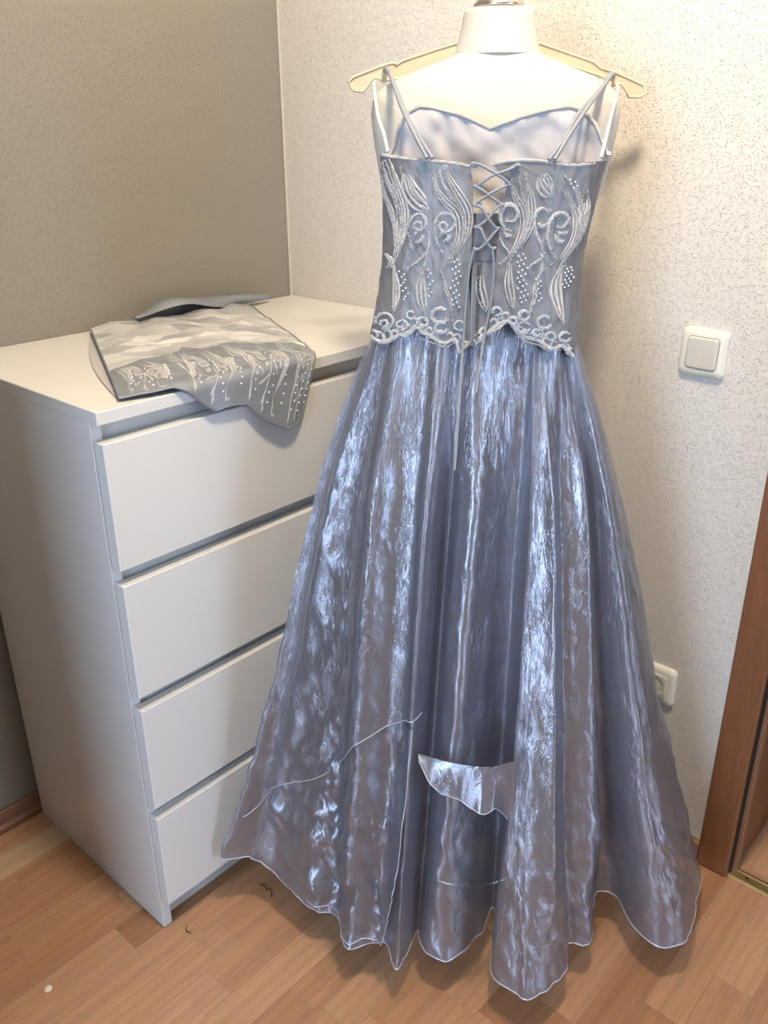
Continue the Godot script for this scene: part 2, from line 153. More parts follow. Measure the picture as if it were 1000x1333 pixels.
# ---------------------------------------------------------------- mesh builder
class MB:
	var v := PackedVector3Array()
	var n := PackedVector3Array()
	var uv := PackedVector2Array()
	var col := PackedColorArray()
	var idx := PackedInt32Array()
	var use_col := false

	func tri_flat(a: Vector3, b: Vector3, c: Vector3, c0 := Color.WHITE, ua := Vector2.ZERO, ub := Vector2.ZERO, uc := Vector2.ZERO) -> void:
		var nn := (c - a).cross(b - a).normalized()
		var i := v.size()
		v.append_array([a, b, c])
		n.append_array([nn, nn, nn])
		uv.append_array([ua, ub, uc])
		col.append_array([c0, c0, c0])
		idx.append_array([i, i + 1, i + 2])

	# corners clockwise seen from the front
	func quad(a: Vector3, b: Vector3, c: Vector3, d: Vector3, c0 := Color.WHITE, u0 := Vector2.ZERO, us := Vector2.ONE) -> void:
		var ub := Vector2(u0.x + us.x, u0.y)
		var uc := u0 + us
		var ud := Vector2(u0.x, u0.y + us.y)
		tri_flat(a, b, c, c0, u0, ub, uc)
		tri_flat(a, c, d, c0, u0, uc, ud)

	# a box with chamfered edges
	func box(lo: Vector3, hi: Vector3, ch := 0.001, c0 := Color.WHITE) -> void:
		var c := (lo + hi) * 0.5
		var h := (hi - lo) * 0.5
		var k := minf(ch, minf(h.x, minf(h.y, h.z)) * 0.9)
		var axes := [Vector3(1, 0, 0), Vector3(0, 1, 0), Vector3(0, 0, 1)]
		for a in 3:
			var b := (a + 1) % 3
			var d := (a + 2) % 3
			for s: float in [-1.0, 1.0]:
				var q: Array[Vector3] = []
				for e: Vector2 in [Vector2(-1, -1), Vector2(-1, 1), Vector2(1, 1), Vector2(1, -1)]:
					q.append(c + axes[a] * s * h[a] + axes[b] * e.x * (h[b] - k) + axes[d] * e.y * (h[d] - k))
				if s < 0:
					q.reverse()
				quad(q[0], q[1], q[2], q[3], c0, Vector2.ZERO, Vector2(h[b], h[d]) * 2.0)
		if k <= 0.0:
			return
		for a in 3: # the twelve chamfers, along axis a
			var b := (a + 1) % 3
			var d := (a + 2) % 3
			for sb: float in [-1.0, 1.0]:
				for sd: float in [-1.0, 1.0]:
					var p0: Vector3 = c + axes[b] * sb * h[b] + axes[d] * sd * (h[d] - k)
					var p1: Vector3 = c + axes[b] * sb * (h[b] - k) + axes[d] * sd * h[d]
					var t: Vector3 = axes[a] * (h[a] - k)
					if sb * sd > 0:
						quad(p0 - t, p1 - t, p1 + t, p0 + t, c0)
					else:
						quad(p0 - t, p0 + t, p1 + t, p1 - t, c0)
		for sx: float in [-1.0, 1.0]:
			for sy: float in [-1.0, 1.0]:
				for sz: float in [-1.0, 1.0]:
					var pa := c + Vector3(sx * h.x, sy * (h.y - k), sz * (h.z - k))
					var pb := c + Vector3(sx * (h.x - k), sy * h.y, sz * (h.z - k))
					var pc := c + Vector3(sx * (h.x - k), sy * (h.y - k), sz * h.z)
					if sx * sy * sz > 0:
						tri_flat(pa, pc, pb, c0)
					else:
						tri_flat(pa, pb, pc, c0)

	# rows x columns of points, smooth; row j, column i at pts[j * cols + i]
	func grid(pts: PackedVector3Array, cols: int, closed := false, uvs := PackedVector2Array(), flip := false) -> void:
		var rows := pts.size() / cols
		var base := v.size()
		var nn := PackedVector3Array()
		nn.resize(pts.size())
		var list := PackedInt32Array()
		for j in rows - 1:
			for i in (cols if closed else cols - 1):
				var a := j * cols + i
				var b := j * cols + (i + 1) % cols
				var c := a + cols
				var d := b + cols
				for t: Array in [[a, b, d], [a, d, c]]:
					var t0: int = t[0]
					var t1: int = t[2] if flip else t[1]
					var t2: int = t[1] if flip else t[2]
					var f := (pts[t2] - pts[t0]).cross(pts[t1] - pts[t0])
					nn[t0] += f
					nn[t1] += f
					nn[t2] += f
					list.append_array([base + t0, base + t1, base + t2])
		for i in nn.size():
			nn[i] = nn[i].normalized() if nn[i].length_squared() > 1e-20 else Vector3.UP
		v.append_array(pts)
		n.append_array(nn)
		if uvs.size() == pts.size():
			uv.append_array(uvs)
		else:
			var z := PackedVector2Array()
			z.resize(pts.size())
			uv.append_array(z)
		var w := PackedColorArray()
		w.resize(pts.size())
		w.fill(Color.WHITE)
		col.append_array(w)
		idx.append_array(list)

	# a tube along points with a radius per point
	func tube(p: PackedVector3Array, r: PackedFloat32Array, sides := 8, cap := true) -> void:
		var pts := PackedVector3Array()
		var uvs := PackedVector2Array()
		var up := Vector3(0.13, 0.97, 0.21).normalized()
		var run := 0.0
		for i in p.size():
			var t := (p[mini(i + 1, p.size() - 1)] - p[maxi(i - 1, 0)]).normalized()
			var a := up - t * up.dot(t)
			if a.length() < 0.05:
				a = Vector3(1, 0, 0) - t * t.x
			a = a.normalized()
			up = a
			var b := t.cross(a)
			if i > 0:
				run += p[i].distance_to(p[i - 1])
			for k in sides:
				var g := TAU * k / sides
				pts.append(p[i] + (a * cos(g) + b * sin(g)) * r[i])
				uvs.append(Vector2(float(k) / sides * r[i] * 6.28, run))
		grid(pts, sides, true, uvs)
		if cap:
			for e in [0, p.size() - 1]:
				for k in sides:
					var x := pts[e * sides + k]
					var y := pts[e * sides + (k + 1) % sides]
					if e == 0:
						tri_flat(p[e], y, x)
					else:
						tri_flat(p[e], x, y)

	# a lathe round the y axis at c; profile of (radius, height) from the top down
	func lathe(c: Vector3, prof: PackedVector2Array, sides := 32) -> void:
		var pts := PackedVector3Array()
		for q in prof:
			for k in sides:
				var g := TAU * k / sides
				pts.append(c + Vector3(cos(g) * q.x, q.y, sin(g) * q.x))
		grid(pts, sides, true)

	func mesh() -> ArrayMesh:
		var a := []
		a.resize(Mesh.ARRAY_MAX)
		a[Mesh.ARRAY_VERTEX] = v
		a[Mesh.ARRAY_NORMAL] = n
		a[Mesh.ARRAY_TEX_UV] = uv
		if use_col:
			a[Mesh.ARRAY_COLOR] = col
		a[Mesh.ARRAY_INDEX] = idx
		var m := ArrayMesh.new()
		m.add_surface_from_arrays(Mesh.PRIMITIVE_TRIANGLES, a)
		return m

func box_mesh(lo: Vector3, hi: Vector3, ch := 0.001) -> ArrayMesh:
	var b := MB.new()
	b.box(lo, hi, ch)
	return b.mesh()

func cat(p0, p1, p2, p3, t: float):
	return p1 + (p2 - p0) * (0.5 * t) + (p0 * 2.0 - p1 * 5.0 + p2 * 4.0 - p3) * (0.5 * t * t) + (p1 * 3.0 - p0 - p2 * 3.0 + p3) * (0.5 * t * t * t)

func smooth2(pts: Array, per := 6) -> PackedVector2Array:
	var o := PackedVector2Array()
	for i in pts.size() - 1:
		for k in per:
			o.append(cat(pts[maxi(i - 1, 0)], pts[i], pts[i + 1], pts[mini(i + 2, pts.size() - 1)], float(k) / per))
	o.append(pts[-1])
	return o

func smooth3(pts: Array, per := 6) -> PackedVector3Array:
	var o := PackedVector3Array()
	for i in pts.size() - 1:
		for k in per:
			o.append(cat(pts[maxi(i - 1, 0)], pts[i], pts[i + 1], pts[mini(i + 2, pts.size() - 1)], float(k) / per))
	o.append(pts[-1])
	return o

func radii(n: int, r: float, taper := 0.0) -> PackedFloat32Array:
	var o := PackedFloat32Array()
	for i in n:
		var t := float(i) / maxf(n - 1, 1)
		o.append(r * lerpf(1.0, sin(PI * clampf(t, 0.04, 0.96)), taper))
	return o

func at_list(xs: Array, ys: Array, x: float) -> float:
	for i in xs.size() - 1:
		if x <= xs[i + 1]:
			return lerpf(ys[i], ys[i + 1], clampf((x - xs[i]) / (xs[i + 1] - xs[i]), 0.0, 1.0))
	return ys[-1]

func along_y(edge: Array, y: float) -> float: # edge of (l, y) from the top down: l at height y
	for i in edge.size() - 1:
		if y >= edge[i + 1].y:
			return lerpf(edge[i].x, edge[i + 1].x, clampf((edge[i].y - y) / maxf(edge[i].y - edge[i + 1].y, 1e-5), 0.0, 1.0))
	return edge[-1].x

func along_l(edge: Array, l: float) -> float: # edge of (l, y) by rising l: y at l
	for i in edge.size() - 1:
		if l <= edge[i + 1].x:
			return lerpf(edge[i].y, edge[i + 1].y, clampf((l - edge[i].x) / maxf(edge[i + 1].x - edge[i].x, 1e-5), 0.0, 1.0))
	return edge[-1].y

# ---------------------------------------------------------------- textures
func noise(kind: int, freq: float, sd: int, oct := 3) -> FastNoiseLite:
	var f := FastNoiseLite.new()
	f.noise_type = kind
	f.frequency = freq
	f.seed = sd
	f.fractal_octaves = oct
	return f

func tex_from(fn: Callable, w: int, h: int) -> ImageTexture: # grey height or tint picture, fn(x, y) in 0..1
	var d := PackedByteArray()
	d.resize(w * h)
	for y in h:
		for x in w:
			d[y * w + x] = int(clampf(fn.call(x, y), 0.0, 1.0) * 255.0)
	return ImageTexture.create_from_image(Image.create_from_data(w, h, false, Image.FORMAT_L8, d))

func woodchip_texture() -> ImageTexture: # pressed wood chips of a textured wallpaper: 0.5 m repeat
	var s := 1024
	var h := PackedFloat32Array()
	h.resize(s * s)
	var rng := RandomNumberGenerator.new()
	rng.seed = 11
	for i in 7600:
		var cx := rng.randf() * s
		var cy := rng.randf() * s
		var a := rng.randf() * PI
		var big := rng.randf() < 0.12
		var ra := rng.randf_range(2.0, 4.2) * (1.7 if big else 1.0)
		var rb := rng.randf_range(1.5, 2.6) * (1.2 if big else 1.0)
		var top := rng.randf_range(0.35, 1.0)
		var m := int(ra) + 2
		for dy in range(-m, m + 1):
			for dx in range(-m, m + 1):
				var u := (dx * cos(a) + dy * sin(a)) / ra
				var w := (-dx * sin(a) + dy * cos(a)) / rb
				var q := 1.0 - u * u - w * w
				if q > 0.0:
					var k := posmod(int(cy) + dy, s) * s + posmod(int(cx) + dx, s)
					h[k] = minf(1.0, maxf(h[k], q * top) + q * top * 0.12)
	var d := PackedByteArray()
	d.resize(s * s)
	for i in s * s:
		d[i] = int(clampf(h[i] * 0.9 + 0.04, 0.0, 1.0) * 255.0)
	return ImageTexture.create_from_image(Image.create_from_data(s, s, false, Image.FORMAT_L8, d))

func wood_texture(sd: int, fleck: float) -> ImageTexture: # grain along the picture's y
	var a := noise(FastNoiseLite.TYPE_SIMPLEX_SMOOTH, 0.02, sd, 3)
	var b := noise(FastNoiseLite.TYPE_SIMPLEX, 0.09, sd + 5, 2)
	return tex_from(func(x: int, y: int) -> float:
		var g := 0.92 + 0.07 * a.get_noise_2d(x * 1.3, y * 0.10) + 0.03 * b.get_noise_2d(x * 1.6, y * 0.12)
		var f := b.get_noise_2d(x * 3.0 + 300.0, y * 0.45)
		return g - fleck * maxf(0.0, f - 0.28), 384, 384)

func crinkle_texture() -> ImageTexture: # crushed organza: small sharp facets in patches, smooth cloth between
	var a := noise(FastNoiseLite.TYPE_CELLULAR, 0.022, 3, 1)
	a.cellular_return_type = FastNoiseLite.RETURN_DISTANCE2_SUB
	var b := noise(FastNoiseLite.TYPE_SIMPLEX, 0.05, 8, 2)
	b.fractal_type = FastNoiseLite.FRACTAL_RIDGED
	var mk := noise(FastNoiseLite.TYPE_SIMPLEX_SMOOTH, 0.0075, 33, 2)
	var wp := noise(FastNoiseLite.TYPE_SIMPLEX_SMOOTH, 0.012, 21, 2)
	return tex_from(func(x: int, y: int) -> float:
		var w := wp.get_noise_2d(x, y) * 30.0
		var k := smoothstep(-0.05, 0.35, mk.get_noise_2d(x, y * 0.6))
		return 0.3 + k * (0.30 * (a.get_noise_2d(x * 1.3 + w, y * 0.7 - w * 0.4) + 1.0) + 0.10 * b.get_noise_2d(x + w, y * 0.6)) + 0.05 * b.get_noise_2d(x * 0.4 + w + 200.0, y * 0.2), 640, 640)

func weave_texture() -> ImageTexture:
	var a := noise(FastNoiseLite.TYPE_SIMPLEX, 0.06, 4, 2)
	return tex_from(func(x: int, y: int) -> float:
		return 0.5 + 0.2 * sin(x * TAU / 4.0) * sin(y * TAU / 4.0) + 0.25 * a.get_noise_2d(x, y), 256, 256)

func stitch_texture() -> ImageTexture: # satin stitch: fine slanted threads
	var a := noise(FastNoiseLite.TYPE_SIMPLEX, 0.12, 9, 2)
	return tex_from(func(x: int, y: int) -> float:
		return 0.5 + 0.3 * sin((x * 0.35 + y) * TAU / 16.0) + 0.4 * a.get_noise_2d(x, y * 2.0), 128, 128)

# ---------------------------------------------------------------- materials
func mat(c: Color, rough := 0.6, metal := 0.0) -> StandardMaterial3D:
	var m := StandardMaterial3D.new()
	m.albedo_color = c
	m.roughness = rough
	m.metallic = metal
	m.cull_mode = BaseMaterial3D.CULL_DISABLED
	return m

func relief(m: StandardMaterial3D, t: Texture2D, cm: float, uvscale := Vector3.ONE, triplanar := false) -> StandardMaterial3D:
	m.heightmap_enabled = true
	m.heightmap_texture = t
	m.heightmap_scale = cm
	m.uv1_scale = uvscale
	if triplanar:
		m.uv1_triplanar = true
		m.uv1_world_triplanar = true
	return m

var M := {}

func make_materials() -> void:
	var chip := woodchip_texture()
	var wood := wood_texture(2, 0.12)
	var wood2 := wood_texture(31, 0.15)
	var crinkle := crinkle_texture()
	var weave := weave_texture()
	var stitch := stitch_texture()
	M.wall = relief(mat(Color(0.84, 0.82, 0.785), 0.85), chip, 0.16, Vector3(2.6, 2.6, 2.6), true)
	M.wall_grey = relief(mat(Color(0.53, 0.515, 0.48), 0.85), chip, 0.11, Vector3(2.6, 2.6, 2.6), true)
	M.blocker_dark = mat(Color(0.40, 0.41, 0.43), 0.8)  # for the added light blocker: dark, so it bounces little light
	M.wall_far = mat(Color(0.48, 0.49, 0.50), 0.9)
	M.ceiling = mat(Color(0.72, 0.71, 0.69), 0.9)
	M.caulk = mat(Color(0.74, 0.72, 0.67), 0.6)
	M.floor_base = mat(Color(0.35, 0.25, 0.17), 0.8)
	M.plank = mat(Color(1, 1, 1), 0.34)
	M.plank.vertex_color_use_as_albedo = true
	M.plank.albedo_texture = wood
	M.plank.metallic_specular = 0.4
	M.door_wood = mat(Color(0.53, 0.335, 0.205), 0.45)
	M.door_wood.albedo_texture = wood2
	M.door_wood.uv1_triplanar = true
	M.door_wood.uv1_world_triplanar = true
	M.door_wood.uv1_scale = Vector3(3, 3, 3)
	M.base_wood = mat(Color(0.50, 0.355, 0.25), 0.45)
	M.rubber = mat(Color(0.12, 0.07, 0.05), 0.7)
	M.brass = mat(Color(0.86, 0.76, 0.55), 0.32, 0.9)
	M.white = mat(Color(0.86, 0.855, 0.84), 0.33)
	M.white_in = mat(Color(0.80, 0.795, 0.78), 0.5)
	M.plastic = mat(Color(0.88, 0.86, 0.80), 0.3)
	M.plastic_in = mat(Color(0.80, 0.78, 0.73), 0.34)
	M.hole = mat(Color(0.03, 0.03, 0.03), 0.6)
	M.metal = mat(Color(0.75, 0.74, 0.72), 0.25, 1.0)
	M.form = relief(mat(Color(0.77, 0.755, 0.72), 0.8), weave, 0.02, Vector3(12, 12, 12), true)
	M.hanger = mat(Color(0.79, 0.755, 0.655), 0.3)
	M.hanger.subsurf_scatter_enabled = true
	M.hanger.subsurf_scatter_strength = 0.25
	M.ribbon = mat(Color(0.93, 0.91, 0.86), 0.5)
	# fabrics
	M.satin = relief(mat(Color(0.505, 0.505, 0.515), 0.42, 0.15), weave, 0.015, Vector3(14, 14, 14))
	M.lining = mat(Color(0.73, 0.72, 0.73), 0.5)
	M.cord = mat(Color(0.52, 0.545, 0.585), 0.5, 0.0)
	M.silver = relief(mat(Color(0.90, 0.90, 0.90), 0.25, 0.35), stitch, 0.10, Vector3(90, 90, 90))
	M.bead = mat(Color(0.93, 0.93, 0.94), 0.2, 0.3)
	M.organza = relief(mat(Color(0.635, 0.645, 0.695, 0.80), 0.34, 0.72), crinkle, 0.24, Vector3(3.6, 3.2, 3.6))
	M.organza.transparency = BaseMaterial3D.TRANSPARENCY_ALPHA
	M.overlay = relief(mat(Color(0.645, 0.655, 0.70, 0.60), 0.34, 0.72), crinkle, 0.24, Vector3(4.0, 3.4, 3.6))
	M.overlay.transparency = BaseMaterial3D.TRANSPARENCY_ALPHA
	for k in [M.organza, M.overlay]: # the shine runs along the threads
		k.anisotropy_enabled = true
		k.anisotropy = -0.8
	M.under = mat(Color(0.47, 0.53, 0.65), 0.4, 0.4)
	M.seam = mat(Color(0.78, 0.81, 0.86), 0.4, 0.4)
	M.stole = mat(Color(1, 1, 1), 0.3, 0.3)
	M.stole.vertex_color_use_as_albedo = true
	M.stole_border = relief(mat(Color(0.54, 0.56, 0.585), 0.38, 0.2), weave, 0.015, Vector3(14, 14, 14))
	M.stole_dark = mat(Color(0.52, 0.545, 0.575), 0.45, 0.2)
	M.lamp_glass = mat(Color(1, 0.95, 0.85), 0.4)
	M.lamp_glass.emission_enabled = true
	M.lamp_glass.emission = Color(1.0, 0.84, 0.62)
	M.lamp_glass.emission_energy_multiplier = 2.0
	M.lint = mat(Color(0.20, 0.17, 0.15), 0.8)
	M.crumb = mat(Color(0.90, 0.84, 0.76), 0.7)
	M.glass = mat(Color(1, 1, 1, 0.05), 0.05)
	M.glass.transparency = BaseMaterial3D.TRANSPARENCY_ALPHA

# ---------------------------------------------------------------- camera, sky, lamps
const ROOM := Vector3(3.7, 2.5, 4.0)
const WE0 := 8.5
const WE1 := 3.0
const WINDOW_FRONT := [0.95, 2.15, 0.12, 2.15] # in the wall z = ROOM.z: x from, x to, y from, y to
const WINDOW_RIGHT := [0.10, 0.80, 0.12, 2.15] # in the wall x = ROOM.x: z from, z to, y from, y to

func light_and_camera() -> void:
	var cam := Camera3D.new()
	cam.name = "camera"
	add_child(cam)
	cam.position = Vector3(1.55621, 1.35170, 1.40489)
	cam.rotation = Vector3(-0.413611, 0.733358, -0.006895)
	cam.fov = 61.2347
	cam.near = 0.02
	cam.current = true
	var we := WorldEnvironment.new()
	we.name = "surroundings"
	var e := Environment.new()
	e.background_mode = Environment.BG_COLOR
	e.background_color = Color(0.55, 0.68, 0.90)
	e.background_energy_multiplier = 0.6
	e.tonemap_mode = Environment.TONE_MAPPER_LINEAR
	e.tonemap_exposure = 1.0
	e.sdfgi_enabled = true
	e.ssao_enabled = true
	e.ssil_enabled = true
	we.environment = e
	add_child(we)
	# daylight in the window openings
	for k in 2:
		var w: Array = [WINDOW_FRONT, WINDOW_RIGHT][k]
		var a := AreaLight3D.new()
		a.name = "window_daylight"
		a.area_size = Vector2(w[1] - w[0] - 0.1, w[3] - w[2] - 0.1)
		var m: float = (w[0] + w[1]) * 0.5
		var y: float = (w[2] + w[3]) * 0.5
		a.position = Vector3(m, y, ROOM.z - 0.03) if k == 0 else Vector3(ROOM.x - 0.03, y, m)
		a.rotation = Vector3(0, 0.0 if k == 0 else PI / 2, 0)
		a.light_color = Color(0.77, 0.875, 1.0)
		a.light_energy = [WE0, WE1][k]
		a.area_normalize_energy = true
		a.shadow_enabled = true
		add_child(a, true)

func ceiling_lamp(at: Vector3) -> void:
	var t: Node3D = thing("ceiling_lamp", "round frosted glass lamp on the ceiling above the chest and the gown", "lamp", at)
	var b := MB.new()
	b.lathe(Vector3.ZERO, PackedVector2Array([Vector2(0.0, 0.0), Vector2(0.15, 0.0), Vector2(0.15, -0.02), Vector2(0.13, -0.025)]), 40)
	obj("base", b.mesh(), M.white, t)
	var g := MB.new()
	g.lathe(Vector3.ZERO, PackedVector2Array([Vector2(0.14, -0.025), Vector2(0.145, -0.045), Vector2(0.12, -0.075), Vector2(0.07, -0.09), Vector2(0.0, -0.095)]), 40)
	obj("glass_shade", g.mesh(), M.lamp_glass, t)
	var l := OmniLight3D.new()
	l.name = "lamp_light"
	l.position = Vector3(0, -0.19, 0)
	l.light_color = Color(1.0, 0.92, 0.81)
	l.light_energy = 2.1
	l.light_size = 0.09
	l.omni_range = 8.0
	l.omni_attenuation = 2.0
	l.shadow_enabled = true
	t.add_child(l)

# ---------------------------------------------------------------- the room
func wall_with_hole(called: String, along: int, at: float, thick: float, a0: float, a1: float, h: float, hole_lo: Vector2, hole_hi: Vector2, paint: Material) -> void:
	# a wall across axis x (along = 2) or z (along = 0), from at to at + thick, with one opening
	var b := MB.new()
	for r: Array in [[a0, hole_lo.x, 0.0, h], [hole_hi.x, a1, 0.0, h], [hole_lo.x, hole_hi.x, hole_hi.y, h], [hole_lo.x, hole_hi.x, 0.0, hole_lo.y]]:
		if r[1] - r[0] > 0.001 and r[3] - r[2] > 0.001:
			if along == 2:
				b.box(Vector3(minf(at, at + thick), r[2], r[0]), Vector3(maxf(at, at + thick), r[3], r[1]), 0.0)
			else:
				b.box(Vector3(r[0], r[2], minf(at, at + thick)), Vector3(r[1], r[3], maxf(at, at + thick)), 0.0)
	struct(called, b.mesh(), paint)

func room() -> void:
	var X := ROOM.x
	var H := ROOM.y
	var Z := ROOM.z
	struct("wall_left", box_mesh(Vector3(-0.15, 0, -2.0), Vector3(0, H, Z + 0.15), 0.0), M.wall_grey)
	struct("added_light_blocker", box_mesh(Vector3(0.0, 0, 1.42), Vector3(0.60, H, 2.3), 0.0), M.blocker_dark)  # added out of view to keep window light off the chest side
	wall_with_hole("wall_back", 0, 0.0, -0.22, 0.0, X, H, Vector2(1.2, 0.0), Vector2(2.03, 2.03), M.wall)
	wall_with_hole("wall_right", 2, X, 0.2, -2.0, Z + 0.2, H, Vector2(WINDOW_RIGHT[0], WINDOW_RIGHT[2]), Vector2(WINDOW_RIGHT[1], WINDOW_RIGHT[3]), M.wall_far)
	wall_with_hole("wall_front", 0, Z, 0.2, 0.0, X, H, Vector2(WINDOW_FRONT[0], WINDOW_FRONT[2]), Vector2(WINDOW_FRONT[1], WINDOW_FRONT[3]), M.wall_far)
	struct("wall_corridor", box_mesh(Vector3(0, 0, -2.0), Vector3(X, H, -1.85), 0.0), M.wall)
	struct("ceiling", box_mesh(Vector3(-0.15, H, -2.0), Vector3(X + 0.2, H + 0.15, Z + 0.15), 0.0), M.ceiling)
	# windows: frame with a middle post, two panes
	for k in 2:
		var w: Array = [WINDOW_FRONT, WINDOW_RIGHT][k]
		var fr := MB.new()
		var parts := [[w[0], w[1], w[2], w[2] + 0.06], [w[0], w[1], w[3] - 0.06, w[3]]]
		for c: float in [w[0], (w[0] + w[1]) * 0.5 - 0.03, w[1] - 0.06]:
			parts.append([c, c + 0.06, w[2] + 0.06, w[3] - 0.06])
		for p: Array in parts:
			if k == 0:
				fr.box(Vector3(p[0], p[2], Z + 0.02), Vector3(p[1], p[3], Z + 0.08), 0.004)
			else:
				fr.box(Vector3(X + 0.02, p[2], p[0]), Vector3(X + 0.08, p[3], p[1]), 0.004)
		var wn := struct("window_%d" % (k + 1), fr.mesh(), M.white)
		var h: float = (w[0] + w[1]) * 0.5
		for c: Array in [[w[0] + 0.05, h - 0.02], [h + 0.02, w[1] - 0.05]]:
			if k == 0:
				obj("pane", box_mesh(Vector3(c[0], w[2] + 0.05, Z + 0.045), Vector3(c[1], w[3] - 0.05, Z + 0.055), 0.0), M.glass, wn)
			else:
				obj("pane", box_mesh(Vector3(X + 0.045, w[2] + 0.05, c[0]), Vector3(X + 0.055, w[3] - 0.05, c[1]), 0.0), M.glass, wn)
	# bead of sealant down the corner
	var ca := MB.new()
	ca.tube(PackedVector3Array([Vector3(0.002, 0.0, 0.002), Vector3(0.002, 1.2, 0.002), Vector3(0.002, H, 0.002)]), radii(3, 0.0035), 8)
	struct("trim_1", ca.mesh(), M.caulk)
	# skirting boards: a board with a rounded top
	for s: Array in [["baseboard_left", Vector3(0, 0, 0), Vector3(0, 0, Z), Vector3(1, 0, 0)], ["baseboard_back", Vector3(0, 0, 0), Vector3(1.141, 0, 0), Vector3(0, 0, 1)]]:
		var b := MB.new()
		var prof := [Vector2(0.0, 0.048), Vector2(0.006, 0.048), Vector2(0.010, 0.045), Vector2(0.012, 0.035), Vector2(0.0135, 0.02), Vector2(0.018, 0.012), Vector2(0.018, 0.0)]
		var p0: Vector3 = s[1]
		var p1: Vector3 = s[2]
		var o: Vector3 = s[3]
		for i in prof.size() - 1:
			var q0: Vector3 = o * prof[i].x + Vector3(0, prof[i].y, 0)
			var q1: Vector3 = o * prof[i + 1].x + Vector3(0, prof[i + 1].y, 0)
			if o.x > 0.5:
				b.quad(p0 + q0, p0 + q1, p1 + q1, p1 + q0)
			else:
				b.quad(p0 + q0, p1 + q0, p1 + q1, p0 + q1)
		struct(s[0], b.mesh(), M.base_wood)
	# door lining and casing of the opening in the back wall
	var cs := MB.new()
	cs.box(Vector3(1.141, 0.0, -0.002), Vector3(1.202, 2.09, 0.014), 0.004)
	cs.box(Vector3(2.03, 0.0, -0.002), Vector3(2.094, 2.09, 0.014), 0.004)
	cs.box(Vector3(1.202, 2.03, -0.002), Vector3(2.03, 2.09, 0.014), 0.004)
	var dr := struct("door_1", cs.mesh(), M.door_wood)
	var jb := MB.new()
	jb.box(Vector3(1.196, 0.0, -0.23), Vector3(1.2075, 2.03, -0.034), 0.001)
	jb.box(Vector3(2.022, 0.0, -0.23), Vector3(2.035, 2.03, -0.034), 0.001)
	jb.box(Vector3(1.2, 2.02, -0.23), Vector3(2.03, 2.035, -0.034), 0.001)
	obj("door_jamb", jb.mesh(), M.door_wood, dr)
	obj("rebate_strip", box_mesh(Vector3(1.196, 0.0, -0.034), Vector3(1.2125, 2.03, -0.014), 0.002), M.base_wood, dr)
	obj("rubber_seal", box_mesh(Vector3(1.196, 0.0, -0.0155), Vector3(1.2045, 2.03, -0.0015), 0.001), M.rubber, dr)
	# brass threshold
	var th := MB.new()
	th.box(Vector3(1.2015, 0.0, -0.028), Vector3(2.03, 0.003, 0.006), 0.0012)
	th.box(Vector3(1.2015, 0.003, -0.025), Vector3(2.03, 0.0045, -0.018), 0.0008)
	th.box(Vector3(1.2015, 0.003, -0.004), Vector3(2.03, 0.0045, 0.003), 0.0008)
	var tr := struct("trim_2", th.mesh(), M.brass)
	for x: float in [1.235, 1.55, 1.9]:
		var sc := MB.new()
		sc.lathe(Vector3(x, 0.0, -0.011), PackedVector2Array([Vector2(0.0, 0.0038), Vector2(0.0025, 0.0036), Vector2(0.0032, 0.003)]), 10)
		obj("screw", sc.mesh(), M.rubber, tr)

func floor_planks() -> void:
	var base := struct("floor", box_mesh(Vector3(-0.15, -0.15, -2.0), Vector3(ROOM.x + 0.2, -0.005, ROOM.z + 0.15), 0.0), M.floor_base)
	var rng := RandomNumberGenerator.new()
	rng.seed = 77
	var far := MB.new()
	far.use_col = true
	var wd := 0.067
	var k := 0
	for c in range(0, int(ROOM.x / wd) + 1):
		var z := -1.85 - rng.randf() * 0.4
		while z < ROOM.z:
			var ln := rng.randf_range(0.26, 0.52)
			var z0 := maxf(z, -1.85)
			var z1 := minf(z + ln, ROOM.z)
			z += ln
			var x0 := c * wd
			var x1 := minf(x0 + wd, ROOM.x)
			if z1 - z0 < 0.01:
				continue
			var t := rng.randf()
			var cc := Color(0.48, 0.255, 0.135).lerp(Color(0.60, 0.355, 0.205), t)
			if rng.randf() < 0.16:
				cc = Color(0.40, 0.205, 0.105)
			if c == 1 and z0 < 0.9 and z1 > 0.9:
				cc = Color(0.60, 0.42, 0.27)
			var seen := z1 > -0.75 and z0 < 1.25 and (x0 < 1.85) and (x0 > 0.42 or z1 > 0.75) and not (x0 > 1.45 and z0 > 0.75) and not (z1 < 0.0 and x1 < 1.15)
			var b := far
			if seen:
				b = MB.new()
				b.use_col = true
			var e := 0.0002
			var u0 := Vector2(rng.randf(), rng.randf())
			var n0 := b.v.size()
			b.box(Vector3(x0 + e * 0.3, -0.008, z0 + e * 0.3), Vector3(x1 - e * 0.3, 0.0, z1 - e * 0.3), 0.0003, cc)
			for i in range(n0, b.v.size()):
				b.uv[i] = u0 + Vector2(b.v[i].x * 5.0, b.v[i].z * 1.6)
			if seen:
				obj("plank", b.mesh(), M.plank, base)
				k += 1
	var o := obj("planks_beyond", far.mesh(), M.plank, base)
	o.set_meta("kind", "stuff")

